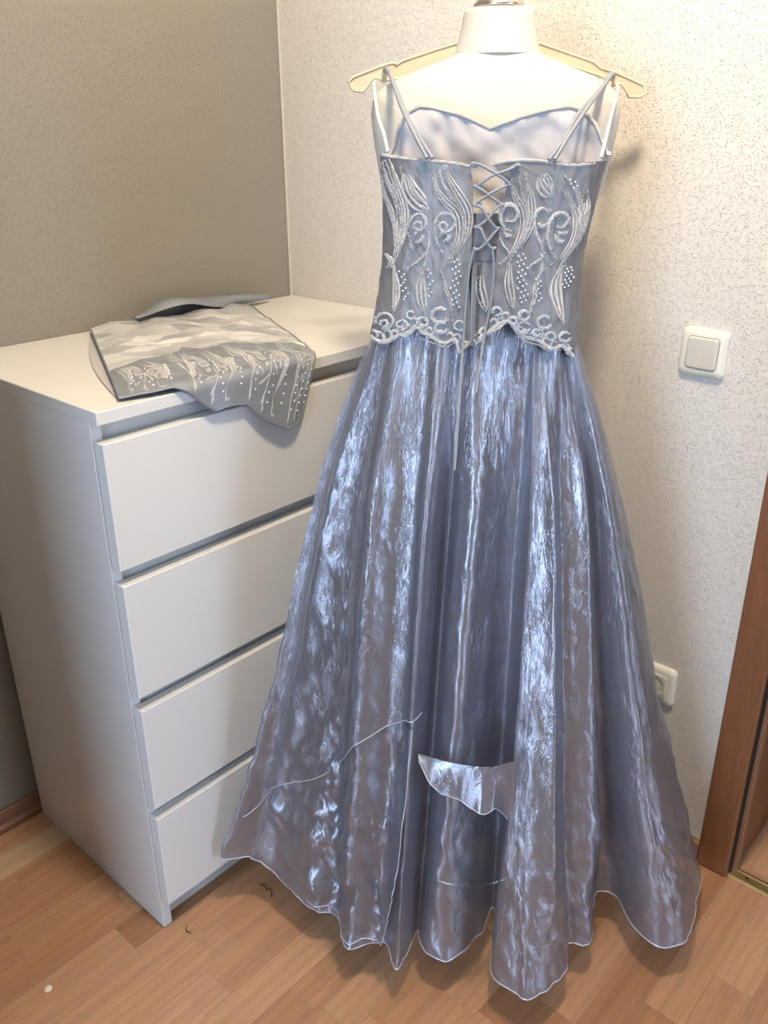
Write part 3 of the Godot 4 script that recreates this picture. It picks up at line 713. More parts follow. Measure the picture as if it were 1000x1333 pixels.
# ---------------------------------------------------------------- chest of drawers
func chest() -> void:
	var D := CHEST_D
	var Wd := CHEST_W
	var t: Node3D = thing("chest_of_drawers", "white chest with four plain drawers standing in the room corner", "chest of drawers")
	obj("top", box_mesh(Vector3(0.001, 0.98, 0.001), Vector3(D, 1.0, Wd), 0.0012), M.white, t)
	obj("side_panel", box_mesh(Vector3(0.02, 0.0, Wd - 0.0185), Vector3(D - 0.0242, 0.98, Wd - 0.0005), 0.0008), M.white, t)
	obj("side_panel", box_mesh(Vector3(0.02, 0.0, 0.002), Vector3(D - 0.0242, 0.98, 0.0205), 0.0008), M.white, t)
	obj("back_panel", box_mesh(Vector3(0.021, 0.03, 0.0206), Vector3(0.026, 0.98, Wd - 0.0186), 0.0), M.white_in, t)
	obj("plinth", box_mesh(Vector3(D - 0.062, 0.0, 0.0207), Vector3(D - 0.046, 0.068, Wd - 0.0187), 0.0), M.white_in, t)
	var ys := [[0.751, 0.952], [0.521, 0.725], [0.293, 0.496], [0.072, 0.270]]
	for y: Array in ys:
		var d := obj("drawer", box_mesh(Vector3(D - 0.0238, y[0], 0.006), Vector3(D, y[1], Wd - 0.0035), 0.0012), M.white, t)
		# the box behind the front: sides and bottom
		var b := MB.new()
		b.box(Vector3(0.06, y[0] + 0.02, 0.03), Vector3(D - 0.024, y[1] - 0.035, 0.042), 0.0)
		b.box(Vector3(0.06, y[0] + 0.02, Wd - 0.042), Vector3(D - 0.024, y[1] - 0.035, Wd - 0.03), 0.0)
		b.box(Vector3(0.06, y[0] + 0.02, 0.042), Vector3(D - 0.024, y[0] + 0.03, Wd - 0.042), 0.0)
		obj("drawer_box", b.mesh(), M.white_in, d)
	for y: float in [0.9795, 0.765, 0.536, 0.308]: # cross rails seen through the grip gaps
		obj("rail", box_mesh(Vector3(D - 0.05, y - 0.06, 0.0207), Vector3(D - 0.030, y, Wd - 0.0187), 0.0), M.white_in, t)

# ---------------------------------------------------------------- switch and socket
func rounded_plate(w: float, r: float, d: float, inset: float) -> ArrayMesh: # a square plate on the wall z = 0 with rounded corners and sloping rim
	var b := MB.new()
	var pts := PackedVector3Array()
	var rings := [[0.0, 0.0], [0.0, d * 0.45], [inset * 0.35, d * 0.8], [inset, d], [w * 0.5, d]]
	var n := 48
	for q: Array in rings:
		var hw: float = w * 0.5 - q[0]
		var rr: float = maxf(minf(r - q[0] * 0.5, hw), 0.0)
		for k in n:
			var a := TAU * k / n
			var corner := Vector2(signf(cos(a)) * (hw - rr), signf(sin(a)) * (hw - rr))
			var p := corner + Vector2(cos(a), sin(a)) * rr
			pts.append(Vector3(p.x, p.y, q[1]))
	b.grid(pts, n, true)
	return b.mesh()

func light_switch() -> void:
	var t: Node3D = thing("light_switch", "square white rocker light switch on the wall right of the gown's bodice", "light switch", Vector3(1.0055, 1.0155, 0.0))
	t.rotation.z = -0.022
	obj("frame", rounded_plate(0.079, 0.010, 0.0105, 0.011), M.plastic, t)
	var r := obj("rocker", rounded_plate(0.0525, 0.006, 0.0042, 0.0035), M.plastic_in, t)
	r.position.z = 0.0098
	r.rotation.x = 0.03
	var g := obj("gap", rounded_plate(0.0540, 0.007, 0.0005, 0.0002), M.hole, t)
	g.position.z = 0.0103

func wall_socket() -> void:
	var t: Node3D = thing("wall_socket", "white power socket low on the wall half behind the gown's skirt", "socket", Vector3(1.003, 0.366, 0.0))
	obj("frame", rounded_plate(0.082, 0.011, 0.011, 0.011), M.plastic, t)
	var n := 32
	var b := MB.new() # insert with a round recess
	var pts := PackedVector3Array()
	for ring in 6:
		for k in n:
			var a := TAU * k / n
			var p: Vector3
			var sq := 1.0 / maxf(absf(cos(a)), absf(sin(a)))
			match ring:
				0: p = Vector3(cos(a), sin(a), 0) * 0.0262 * minf(sq, 1.28) + Vector3(0, 0, 0.010)
				1: p = Vector3(cos(a), sin(a), 0) * 0.0255 * minf(sq, 1.27) + Vector3(0, 0, 0.0135)
				2: p = Vector3(cos(a) * 0.0205, sin(a) * 0.0205, 0.0135)
				3: p = Vector3(cos(a) * 0.0195, sin(a) * 0.0195, 0.0125)
				4: p = Vector3(cos(a) * 0.0190, sin(a) * 0.0190, -0.003)
				_: p = Vector3(0, 0, -0.003)
			pts.append(p)
	b.grid(pts, n, true)
	var ins := obj("insert", b.mesh(), M.plastic_in, t)
	for s: float in [-1.0, 1.0]:
		var h := MB.new()
		h.tube(PackedVector3Array([Vector3(s * 0.0095, 0, -0.004), Vector3(s * 0.0095, 0, -0.0024)]), radii(2, 0.0026), 12)
		obj("pin_hole", h.mesh(), M.hole, ins)
		obj("earth_clip", box_mesh(Vector3(-0.003, s * 0.0178 - 0.0015, -0.002), Vector3(0.003, s * 0.0178 + 0.0015, 0.011), 0.0005), M.metal, ins)

# ---------------------------------------------------------------- dress form
func dress_form() -> void:
	var c := W(0.004, -0.115, 0.0)
	var t: Node3D = thing("dress_form", "cream fabric dress form with a stand collar and metal neck cap, behind the gown", "mannequin", c)
	t.rotation.y = atan2(EF.x, EF.z)
	# local axes: x = to the right, z = towards the room; rows of (y, half width, half depth, centre z)
	var rows := [[1.4535, 0.056, 0.052, 0.0], [1.449, 0.064, 0.054, 0.0], [1.443, 0.080, 0.056, 0.0], [1.436, 0.101, 0.058, 0.0], [1.428, 0.123, 0.060, 0.0], [1.420, 0.143, 0.062, 0.0], [1.412, 0.159, 0.063, 0.001], [1.403, 0.170, 0.064, 0.002], [1.392, 0.1765, 0.066, 0.003], [1.375, 0.179, 0.069, 0.004], [1.350, 0.1765, 0.073, 0.005], [1.32, 0.172, 0.077, 0.006], [1.28, 0.165, 0.079, 0.006], [1.23, 0.145, 0.076, 0.003], [1.17, 0.124, 0.07, 0.0], [1.10, 0.115, 0.066, 0.0], [1.03, 0.124, 0.068, -0.004], [0.95, 0.142, 0.07, -0.008], [0.87, 0.150, 0.07, -0.01], [0.80, 0.15, 0.066, -0.01], [0.775, 0.147, 0.063, -0.01], [0.77, 0.13, 0.055, -0.01], [0.77, 0.001, 0.001, -0.01]]
	var b := MB.new()
	var pts := PackedVector3Array()
	var n := 72
	for r: Array in rows:
		for k in n:
			var a := TAU * k / n
			var e := 0.88
			pts.append(Vector3(signf(cos(a)) * pow(absf(cos(a)), e) * r[1], r[0], signf(sin(a)) * pow(absf(sin(a)), e) * r[2] + r[3]))
	b.grid(pts, n, true)
	obj("torso", b.mesh(), M.form, t)
	var nk := MB.new()
	var npts := PackedVector3Array()
	for r: Array in [[1.506, 0.0005, 0.0], [1.506, 0.040, 0.0], [1.5065, 0.0455, 0.0], [1.503, 0.0485, 0.0], [1.497, 0.0492, 0.0], [1.475, 0.0535, 0.0], [1.455, 0.0595, 0.0], [1.4505, 0.0612, 0.0], [1.4485, 0.0605, 0.0], [1.4480, 0.055, 0.0]]:
		for k in n:
			var a := TAU * k / n
			npts.append(Vector3(cos(a) * r[1], r[0], sin(a) * r[1] * 0.94))
	nk.grid(npts, n, true)
	obj("neck", nk.mesh(), M.form, t)
	var cp := MB.new()
	cp.lathe(Vector3(0, 1.506, 0), PackedVector2Array([Vector2(0.0, 0.030), Vector2(0.008, 0.029), Vector2(0.011, 0.022), Vector2(0.020, 0.017), Vector2(0.031, 0.012), Vector2(0.0355, 0.006), Vector2(0.0355, 0.0035), Vector2(0.034, 0.002)]), 40)
	var cap := obj("neck_cap", cp.mesh(), M.metal, t)
	var rg := MB.new()
	rg.lathe(Vector3(0, 1.506, 0), PackedVector2Array([Vector2(0.030, 0.0035), Vector2(0.0345, 0.003), Vector2(0.0348, 0.0), Vector2(0.034, -0.0005)]), 40)
	obj("cap_ring", rg.mesh(), M.rubber, cap)
	var st := MB.new()
	st.tube(PackedVector3Array([Vector3(0, 0.02, -0.01), Vector3(0, 0.4, -0.01), Vector3(0, 0.78, -0.01)]), radii(3, 0.014), 16)
	obj("pole", st.mesh(), M.metal, t)
	var ft := MB.new()
	ft.lathe(Vector3(0, 0.0, -0.01), PackedVector2Array([Vector2(0.0, 0.03), Vector2(0.02, 0.028), Vector2(0.10, 0.018), Vector2(0.135, 0.012), Vector2(0.14, 0.006), Vector2(0.14, 0.0), Vector2(0.0, 0.0)]), 40)
	obj("foot_plate", ft.mesh(), M.metal, t)

# ---------------------------------------------------------------- hanger
func clothes_hanger() -> void:
	var t: Node3D = thing("clothes_hanger", "cream plastic hanger behind the dress form's neck, carrying the gown's straps", "hanger", W(0, -0.19, 0))
	t.rotation.y = atan2(EF.x, EF.z)
	var outline := PackedVector2Array(HANGER)
	var tri := Geometry2D.triangulate_polygon(outline)
	var b := MB.new()
	var h := 0.0045
	for i in range(0, tri.size(), 3):
		var p: Array[Vector2] = [outline[tri[i]], outline[tri[i + 1]], outline[tri[i + 2]]]
		if (p[1] - p[0]).cross(p[2] - p[0]) > 0.0:
			p.reverse()
		b.tri_flat(Vector3(p[0].x, p[0].y, h), Vector3(p[1].x, p[1].y, h), Vector3(p[2].x, p[2].y, h))
		b.tri_flat(Vector3(p[2].x, p[2].y, -h), Vector3(p[1].x, p[1].y, -h), Vector3(p[0].x, p[0].y, -h))
	for i in outline.size():
		var p := outline[i]
		var q := outline[(i + 1) % outline.size()]
		b.quad(Vector3(p.x, p.y, h), Vector3(p.x, p.y, -h), Vector3(q.x, q.y, -h), Vector3(q.x, q.y, h))
	obj("arms", b.mesh(), M.hanger, t)
	# raised rim along the edges
	var rim := MB.new()
	var loop := PackedVector3Array()
	for p in outline:
		loop.append(Vector3(p.x, p.y, h))
	loop.append(loop[0])
	rim.tube(loop, radii(loop.size(), 0.0022), 6)
	obj("rim", rim.mesh(), M.hanger, t)
	var hk := MB.new()
	var hp: Array = [Vector3(0.01, 1.44, 0), Vector3(0.01, 1.462, 0), Vector3(0.022, 1.474, 0), Vector3(0.022, 1.488, 0), Vector3(0.008, 1.496, 0), Vector3(-0.006, 1.490, 0), Vector3(-0.01, 1.480, 0)]
	var hs := smooth3(hp, 5)
	hk.tube(hs, radii(hs.size(), 0.0025), 8)
	obj("hook", hk.mesh(), M.metal, t)

# ---------------------------------------------------------------- the gown
const BY := [1.04, 1.06, 1.10, 1.15, 1.20, 1.25, 1.32, 1.36]
const BC := [-0.033, -0.031, -0.028, -0.025, -0.021, -0.017, -0.011, -0.008]
const BA := [0.1485, 0.150, 0.147, 0.140, 0.138, 0.141, 0.150, 0.152]

func bodice_f(l: float, y: float) -> float:
	var s := clampf((l - at_list(BY, BC, y)) / at_list(BY, BA, y), -1.0, 1.0)
	return 0.03 + 0.065 * sqrt(1.0 - s * s)

func bodice_at(l: float, y: float, off := 0.0) -> Vector3: # a point of the laced back, off metres proud of it
	var c := at_list(BY, BC, y)
	var a := at_list(BY, BA, y)
	var s := clampf((l - c) / a, -0.9995, 0.9995)
	var g := asin(s)
	return W(c + a * s + sin(g) * off, 0.03 + 0.065 * cos(g) + cos(g) * off, y)

func bodice_panel(top: Array, bottom: Array, left: Array, right: Array, mats: Material, parent: Node3D, called: String, sd: int) -> MeshInstance3D:
	var nz := noise(FastNoiseLite.TYPE_SIMPLEX_SMOOTH, 1.0, sd, 2)
	var b := MB.new()
	var pts := PackedVector3Array()
	var uvs := PackedVector2Array()
	var cols := 40
	var rows := 48
	for j in rows + 1:
		var tv := float(j) / rows
		for i in cols + 1:
			var tu := float(i) / cols
			var y := lerpf(1.31, 1.09, tv)
			var l := 0.0
			for it in 4: # settle the height between the curved top and bottom edges
				var yc := clampf(y, 1.045, 1.34)
				var c := at_list(BY, BC, yc)
				var a := at_list(BY, BA, yc)
				var g0 := -PI * 0.54
				var g1 := PI * 0.54
				if left.size():
					g0 = asin(clampf((along_y(left, y) - c) / a, -1.0, 1.0))
				if right.size():
					g1 = asin(clampf((along_y(right, y) - c) / a, -1.0, 1.0))
				var g := lerpf(g0, g1, tu)
				l = g
				var ll := c + a * sin(g)
				y = lerpf(along_l(top, ll), along_l(bottom, ll), tv)
			var yy := clampf(y, 1.04, 1.36)
			var ca := at_list(BY, BC, yy)
			var aa := at_list(BY, BA, yy)
			var o := 0.0018 * nz.get_noise_2d(l * 9.0, y * 22.0) + 0.0012 * nz.get_noise_2d(l * 40.0 + 50.0, y * 60.0)
			pts.append(W(ca + (aa + o) * sin(l), 0.03 + (0.065 + o) * cos(l), y))
			uvs.append(Vector2(l * 0.14, -y))
	b.grid(pts, cols + 1, false, uvs, true)
	return obj(called, b.mesh(), mats, parent)

func ribbon(b: MB, path: PackedVector2Array, w: float, h: float, taper := true) -> void: # raised satin-stitch band lying on the bodice
	var pts := PackedVector3Array()
	var uvs := PackedVector2Array()
	var run := 0.0
	var n := path.size()
	for i in n:
		var t := (path[mini(i + 1, n - 1)] - path[maxi(i - 1, 0)]).normalized()
		var s := Vector2(-t.y, t.x)
		var k := float(i) / (n - 1)
		var ww := w * (clampf(sin(PI * clampf(k, 0.03, 0.97)) * 1.25, 0.0, 1.0) if taper else 1.0)
		if i > 0:
			run += path[i].distance_to(path[i - 1])
		for c in 7:
			var x := (c - 3) / 3.0
			var q := path[i] + s * ww * 0.5 * x
			pts.append(bodice_at(q.x, q.y, -0.0006 + h * sqrt(maxf(0.0, 1.0 - x * x)) * (0.4 + 0.6 * ww / w)))
			uvs.append(Vector2(x * ww * 0.5, run))
	b.grid(pts, 7, false, uvs)

# hem of the skirt: l, f, height, and the place on the waistline (degrees from the middle of the back) that the column hangs from
const HEM := [[-0.467, 0.053, 0.12, -90], [-0.410, 0.045, 0.115, -84], [-0.366, 0.050, 0.10, -79], [-0.302, 0.125, 0.08, -70], [-0.246, 0.142, 0.08, -62], [-0.223, 0.206, 0.08, -54], [-0.164, 0.199, 0.08, -46],
	[-0.145, 0.247, 0.08, -32], [-0.126, 0.222, 0.08, -18], [-0.110, 0.196, 0.08, -7], [-0.088, 0.226, 0.08, 2], [-0.048, 0.230, 0.08, 13], [0.002, 0.184, 0.08, 23], [0.030, 0.125, 0.08, 32], [0.030, 0.185, 0.085, 35],
	[0.013, 0.259, 0.08, 37], [0.047, 0.294, 0.08, 41], [0.070, 0.303, 0.08, 46], [0.134, 0.259, 0.08, 51], [0.148, 0.208, 0.08, 57], [0.185, 0.200, 0.08, 63], [0.220, 0.103, 0.08, 69], [0.254, 0.103, 0.08, 73],
	[0.267, 0.161, 0.08, 77], [0.295, 0.206, 0.08, 80], [0.340, 0.209, 0.08, 83], [0.363, 0.186, 0.08, 85], [0.402, 0.104, 0.08, 88], [0.436, 0.035, 0.06, 92], [0.40, -0.03, 0.06, 108], [0.30, -0.055, 0.06, 132], [0.18, -0.045, 0.06, 155],
	[0.05, -0.06, 0.06, 180], [-0.10, -0.05, 0.06, 204], [-0.24, -0.06, 0.06, 228], [-0.36, -0.045, 0.06, 250], [-0.43, 0.0, 0.09, 264]]

const PER := 12

# folds that run down the skirt: column at the waist, at the hem, width, height, sharp, from v, to v
const RIDGES := [[2.4, 1.7, 0.5, 0.014, 0, 0.04, 1.2], [5.2, 4.8, 0.75, 0.030, 0, 0.05, 0.95], [8.0, 7.5, 0.5, 0.024, 0, 0.05, 1.1],
	[9.0, 8.9, 0.40, -0.022, 0, 0.07, 1.3], [10.6, 10.2, 0.7, 0.022, 0, 0.04, 1.0], [14.6, 15.0, 0.6, 0.022, 0, 0.04, 0.9], [17.2, 17.6, 0.45, 0.028, 1, 0.05, 0.95],
	[18.8, 19.0, 0.40, -0.012, 0, 0.04, 1.0], [20.4, 20.4, 0.5, 0.026, 0, 0.04, 1.0], [24.0, 24.2, 0.5, 0.010, 0, 0.04, 1.1]]


var hem_pts := PackedVector3Array() # l, f, y per column
var hem_soft := PackedVector3Array()
var hem_mid := PackedVector3Array()
var hem_ang := PackedFloat32Array()
var crumple: FastNoiseLite
var crumple_fine: FastNoiseLite

func prepare_skirt() -> void:
	var n := HEM.size()
	for i in n:
		for k in PER:
			var t: float = float(k) / PER
			var p: Array[Vector4] = []
			for d in [-1, 0, 1, 2]:
				var h: Array = HEM[posmod(i + d, n)]
				var ang: float = h[3]
				if i + d < 0:
					ang -= 360.0
				if i + d >= n:
					ang += 360.0
				p.append(Vector4(h[0], h[1], h[2], ang))
			var q: Vector4 = cat(p[0], p[1], p[2], p[3], t)
			hem_pts.append(Vector3(q.x, q.y, q.z))
			hem_ang.append(deg_to_rad(lerpf(p[1].w, p[2].w, t)))
	var m := hem_pts.size()
	for i in m:
		var s := Vector3.ZERO
		var ws := 0.0
		for d in range(-42, 43):
			var w := exp(-d * d / 500.0)
			s += hem_pts[posmod(i + d, m)] * w
			ws += w
		hem_soft.append(s / ws)
		s = Vector3.ZERO
		ws = 0.0
		for d in range(-22, 23):
			var w := exp(-d * d / 110.0)
			s += hem_pts[posmod(i + d, m)] * w
			ws += w
		hem_mid.append(s / ws)
	crumple = noise(FastNoiseLite.TYPE_SIMPLEX, 1.0, 5, 3)
	crumple.fractal_type = FastNoiseLite.FRACTAL_RIDGED
	crumple_fine = noise(FastNoiseLite.TYPE_SIMPLEX_SMOOTH, 1.0, 15, 2)

func skirt_at(ci: float, v: float, shrink := 1.0, fold := 1.0) -> Vector3: # (l, f, y); ci = column, v = 0 waist .. 1 hem
	var m := hem_pts.size()
	var i0 := posmod(int(floor(ci)), m)
	var i1 := (i0 + 1) % m
	var t: float = ci - floorf(ci)
	var sharp := smoothstep(0.45, 1.0, v)
	var hp := hem_mid[i0].lerp(hem_mid[i1], t).lerp(hem_pts[i0].lerp(hem_pts[i1], t), sharp)
	var hs := hem_soft[i0].lerp(hem_soft[i1], t)
	var g1 := hem_ang[i1]
	if g1 < hem_ang[i0] - 3.0:
		g1 += TAU
	var g := lerpf(hem_ang[i0], g1, t)
	var gather := (0.005 * sin(g * 13.0 + 0.6) + 0.003 * sin(g * 19.0 + 2.0)) * maxf(0.0, cos(g))
	var back := clampf(-cos(g), 0.0, 1.0)
	var wl := -0.027 + (0.125 + gather) * sin(g)
	var wf := 0.03 + (0.041 + gather) * cos(g) * (1.0 if cos(g) > 0.0 else 0.75)
	var side := lerpf(0.13, 0.25, clampf(0.5 - sin(g) * 0.5, 0.0, 1.0)) * (1.0 - back)
	var e := v + side * sin(PI * v) * pow(1.0 - v, 1.7)
	var l := lerpf(wl, hs.x * shrink, e) + (hp.x - hs.x) * pow(v, 1.05) * fold
	var f := lerpf(wf, hs.y * shrink, e) + (hp.y - hs.y) * pow(v, 0.95) * fold
	var y := lerpf(1.125, hp.z, v)
	var c := ci / PER
	var push := 0.0
	for r: Array in RIDGES:
		var at: float = lerpf(r[0], r[1], v)
		var d: float = (c - at) / r[2]
		if absf(d) < 4.0:
			push += r[3] * exp(-absf(d) if r[4] > 0.5 else -d * d) * smoothstep(r[5], r[5] + 0.25, v) * (1.0 - smoothstep(r[6] - 0.25, r[6], v))
	push *= fold
	var o := Vector2(l + 0.02, f + 0.12).normalized()
	return Vector3(l + o.x * push, f + o.y * push, y)

func crush(q: Vector3, v: float, amount: float) -> Vector3: # creases and crumples of the stiff sheer cloth, pushed along the horizontal outward direction
	var o := Vector2(q.x + 0.02, q.y + 0.12).normalized()
	var d := crumple.get_noise_3d(q.x * 7.0 + q.z * 2.5, q.y * 7.0, q.z * 3.4) * 0.0042
	var patch := smoothstep(-0.1, 0.35, crumple_fine.get_noise_3d(q.x * 3.5 + 9.0, q.y * 3.5, q.z * 2.2))
	d += crumple.get_noise_3d(q.x * 26.0 + 5.0, q.y * 26.0 - q.z * 6.0, q.z * 15.0) * 0.0032 * patch
	var low := smoothstep(0.55, 0.95, v) * smoothstep(-0.25, 0.2, crumple_fine.get_noise_3d(q.x * 5.0 - 4.0, q.y * 5.0, q.z * 4.0 + 8.0))
	low *= 1.3 if q.x < -0.10 else 0.9
	d += low * (0.007 * facet_height(q.x * 1.2 - q.y, q.z * 0.8, 0.045, 11) + 0.008 * facet_height(q.x * 1.2 - q.y, q.z, 0.02, 13) - 0.0075)
	d += patch * 0.0040 * facet_height(q.x * 1.3 - q.y, q.z * 0.55, 0.03, 17)
	d *= amount * clampf(0.3 + v * 1.1, 0.0, 1.0)
	return Vector3(q.x + o.x * d, q.y + o.y * d, q.z)

func skirt_sheet(c0: float, c1: float, v0: Callable, v1: Callable, cols: int, rows: int, off: float, amount: float, shrink := 1.0, fold := 1.0) -> ArrayMesh:
	var pts := PackedVector3Array()
	var uvs := PackedVector2Array()
	for j in rows + 1:
		for i in cols + 1:
			var ci := lerpf(c0, c1, float(i) / cols)
			var v := lerpf(v0.call(ci), v1.call(ci), float(j) / rows)
			var q := skirt_at(ci, v, shrink, fold)
			q = crush(q, v, amount)
			var o := Vector2(q.x + 0.02, q.y + 0.12).normalized() * off
			pts.append(W(q.x + o.x, q.y + o.y, q.z))
			uvs.append(Vector2(ci / hem_pts.size() * 2.6, v * 1.05))
	var b := MB.new()
	b.grid(pts, cols + 1, false, uvs, true)
	return b.mesh()

func hem_line(c0: float, c1: float, v1: Callable, n: int, off: float, amount: float, r: float, shrink := 1.0, fold := 1.0) -> ArrayMesh:
	var p := PackedVector3Array()
	for i in n + 1:
		var ci := lerpf(c0, c1, float(i) / n)
		var v: float = v1.call(ci)
		var q := crush(skirt_at(ci, v, shrink, fold), v, amount)
		var o := Vector2(q.x + 0.02, q.y + 0.12).normalized() * off
		p.append(W(q.x + o.x, q.y + o.y, q.z))
	var b := MB.new()
	b.tube(p, radii(p.size(), r), 6)
	return b.mesh()

func gown() -> void:
	prepare_skirt()
	var t: Node3D = thing("ball_gown", "silver blue ball gown with laced embroidered back and wide organza skirt, hung on the hanger", "dress")
	var m := float(hem_pts.size())
	# skirt: lining, organza, overlay
	var zero := func(_c: float) -> float: return 0.0
	obj("skirt_lining", skirt_sheet(0.0, m, zero, func(_c: float) -> float: return 0.88, 300, 60, -0.006, 0.4, 0.48, 0.0), M.under, t)
	var one := func(_c: float) -> float: return 1.0
	var sk := obj("skirt", skirt_sheet(0.0, m, zero, one, 444, 150, 0.0, 1.0), M.organza, t)
	obj("hem", hem_line(0.0, m, one, 444, 0.0, 1.0, 0.0011), M.seam, sk)
	# the upper tier on the left, its hem turned up into a point
	var tier := func(c: float) -> float:
		return at_list([0.6 * PER, 1.0 * PER, 3.0 * PER, 4.4 * PER, 5.0 * PER, 6.0 * PER, 7.6 * PER], [0.90, 0.87, 0.735, 0.655, 0.615, 0.59, 0.56], c)
	var ov := obj("overskirt", skirt_sheet(0.6 * PER, 8.2 * PER, zero, tier, 110, 100, 0.009, 0.9), M.overlay, t)
	obj("hem", hem_line(0.6 * PER, 8.2 * PER, tier, 110, 0.009, 0.9, 0.0009), M.seam, ov)
	# the lower tier on the left: folded over, its loose edge running from the upper tier's point down to the floor
	var edge_c := func(v: float) -> float: return PER * at_list([0.56, 0.68, 0.80, 0.90, 1.0], [7.75, 7.65, 7.2, 6.55, 6.0], v)
	var lp := PackedVector3Array()
	var luv := PackedVector2Array()
	for j in 71:
		var v := lerpf(0.575, 0.985, j / 70.0)
		for i in 61:
			var s := i / 60.0
			var ci: float = lerpf(3.0 * PER, edge_c.call(v), s)
			var q := crush(skirt_at(ci, v), v, 1.9)
			var o := Vector2(q.x + 0.02, q.y + 0.12).normalized() * (0.004 + (0.014 * pow(s, 4.0) + 0.004 * sin(v * 23.0) * s * s) * smoothstep(0.56, 0.75, v))
			lp.append(W(q.x + o.x, q.y + o.y, q.z))
			luv.append(Vector2(ci / m * 2.6, v * 1.05))
	var lb := MB.new()
	lb.grid(lp, 61, false, luv, true)
	var lt := obj("lower_tier", lb.mesh(), M.overlay, t)
	var le := PackedVector3Array()
	for j in 71:
		le.append(lp[j * 61 + 60])
	for i in 60:
		le.append(lp[70 * 61 + 59 - i])
	var lm := MB.new()
	lm.tube(le, radii(le.size(), 0.0009), 6)
	obj("hem", lm.mesh(), M.seam, lt)
	# a piece of the upper tier's hem turned up in the middle: hangs from its upper edge, free below
	var pts := PackedVector3Array()
	var tuv := PackedVector2Array()
	for j in 19:
		var k := j / 18.0
		for i in 61:
			var s := i / 60.0
			var l := lerpf(-0.109, 0.034, s)
			var top: float = at_list([-0.109, -0.05, 0.0, 0.034], [0.478, 0.481, 0.484, 0.497], l)
			var low: float = at_list([-0.109, -0.095, -0.073, -0.032, -0.010, 0.004, 0.012, 0.030, 0.034], [0.472, 0.452, 0.436, 0.416, 0.412, 0.418, 0.405, 0.372, 0.374], l)
			var f := 0.196 + 0.040 * s + 0.010 * sin(s * 11.0) * k + 0.034 * k * sin(PI * clampf(0.08 + s, 0.0, 1.0)) + 0.0008 * sin(s * 47.0 + k * 3.0) * k
			f += 0.012 * (1.0 - k) * sin(PI * s)
			pts.append(W(l, f, lerpf(top, low, k)))
			tuv.append(Vector2(l + 0.37, k * 0.07))
	var tb := MB.new()
	tb.grid(pts, 61, false, tuv, true)
	var th := obj("turned_hem", tb.mesh(), M.organza, t)
	var te := MB.new()
	te.tube(pts.slice(61 * 18), radii(61, 0.0008), 6)
	obj("hem", te.mesh(), M.seam, th)
	# bodice
	bodice_panel(TOP_LEFT, EDGE_LEFT, [], GAP_LEFT, M.satin, t, "back_panel", 3)
	bodice_panel(TOP_RIGHT, EDGE_RIGHT, GAP_RIGHT, [], M.satin, t, "back_panel", 4)
	front_panel(t)
	modesty(t)
	for s: Array in BANDS:
		var b := MB.new()
		var w: float = s[0] * 0.00105
		var path := smooth2(s[1], 7)
		if s[0] < 3.5:
			ribbon(b, path, w, 0.0018)
		else: # three rows of stitching side by side
			for d in 3:
				var row := PackedVector2Array()
				for i in path.size():
					var tg := (path[mini(i + 1, path.size() - 1)] - path[maxi(i - 1, 0)]).normalized()
					var k := sin(PI * clampf(float(i) / (path.size() - 1), 0.05, 0.95))
					row.append(path[i] + Vector2(-tg.y, tg.x) * w * 0.62 * (d - 1) * k)
				ribbon(b, row, w * (0.42 if d == 1 else 0.32), 0.0024)
		obj("embroidered_band", b.mesh(), M.silver, t)
	for s: Array in SWIRLS:
		var b := MB.new()
		var w: float = s[0] * 0.00078
		ribbon(b, smooth2(s[1], 7), w, 0.0012 + w * 0.25)
		obj("embroidered_swirl", b.mesh(), M.silver, t)
	for s: Array in HEM_LACE:
		var b := MB.new()
		var w: float = s[0] * 0.00068
		ribbon(b, smooth2(s[1], 5), w, 0.0014 + w * 0.25, s[0] < 3.5)
		obj("lace_border", b.mesh(), M.silver, t)
	var bd := MB.new()
	for p: Vector2 in BEADS:
		var c := bodice_at(p.x, p.y, 0.001)
		bd.lathe(c, PackedVector2Array([Vector2(0, 0.0014), Vector2(0.001, 0.001), Vector2(0.0014, 0), Vector2(0.001, -0.001), Vector2(0, -0.0014)]), 8)
	obj("beads", bd.mesh(), M.bead, t).set_meta("kind", "stuff")
	# curls between the scallops of the lower edge
	var crng := RandomNumberGenerator.new()
	crng.seed = 31
	for e: Array in [EDGE_LEFT, EDGE_RIGHT]:
		var l0: float = e[0].x + 0.006
		while l0 < e[-1].x - 0.004:
			var r := crng.randf_range(0.0045, 0.0075)
			var c := Vector2(l0, along_l(e, l0) + r * crng.randf_range(0.9, 1.7))
			var side := 1.0 if crng.randf() < 0.5 else -1.0
			var p: Array = []
			for k in 9:
				var a := -PI * 0.5 + side * k / 8.0 * PI * 1.55
				p.append(c + Vector2(cos(a), sin(a)) * r * lerpf(1.15, 0.35, k / 8.0))
			var b := MB.new()
			ribbon(b, smooth2(p, 4), 0.0048, 0.0022)
			obj("lace_curl", b.mesh(), M.silver, t)
			l0 += r * crng.randf_range(1.3, 1.9)
		var eb := MB.new()
		var ep := smooth2(e, 6)
		for i in ep.size():
			ep[i].y += 0.0015
		ribbon(eb, ep, 0.0055, 0.0022, false)
		obj("lace_border", eb.mesh(), M.silver, t)
	var sq := MB.new()
	var rng := RandomNumberGenerator.new()
	rng.seed = 8
	for grp: Array in [BANDS, SWIRLS, HEM_LACE]:
		for s: Array in grp:
			var path := smooth2(s[1], 14)
			for i in path.size():
				for r in 2:
					if rng.randf() < 0.4:
						var w: float = s[0] * 0.00035
						var p := path[i] + Vector2(rng.randf_range(-w, w), rng.randf_range(-w, w))
						sq.lathe(bodice_at(p.x, p.y, 0.0022), PackedVector2Array([Vector2(0, 0.0007), Vector2(0.0008, 0), Vector2(0, -0.0007)]), 5)
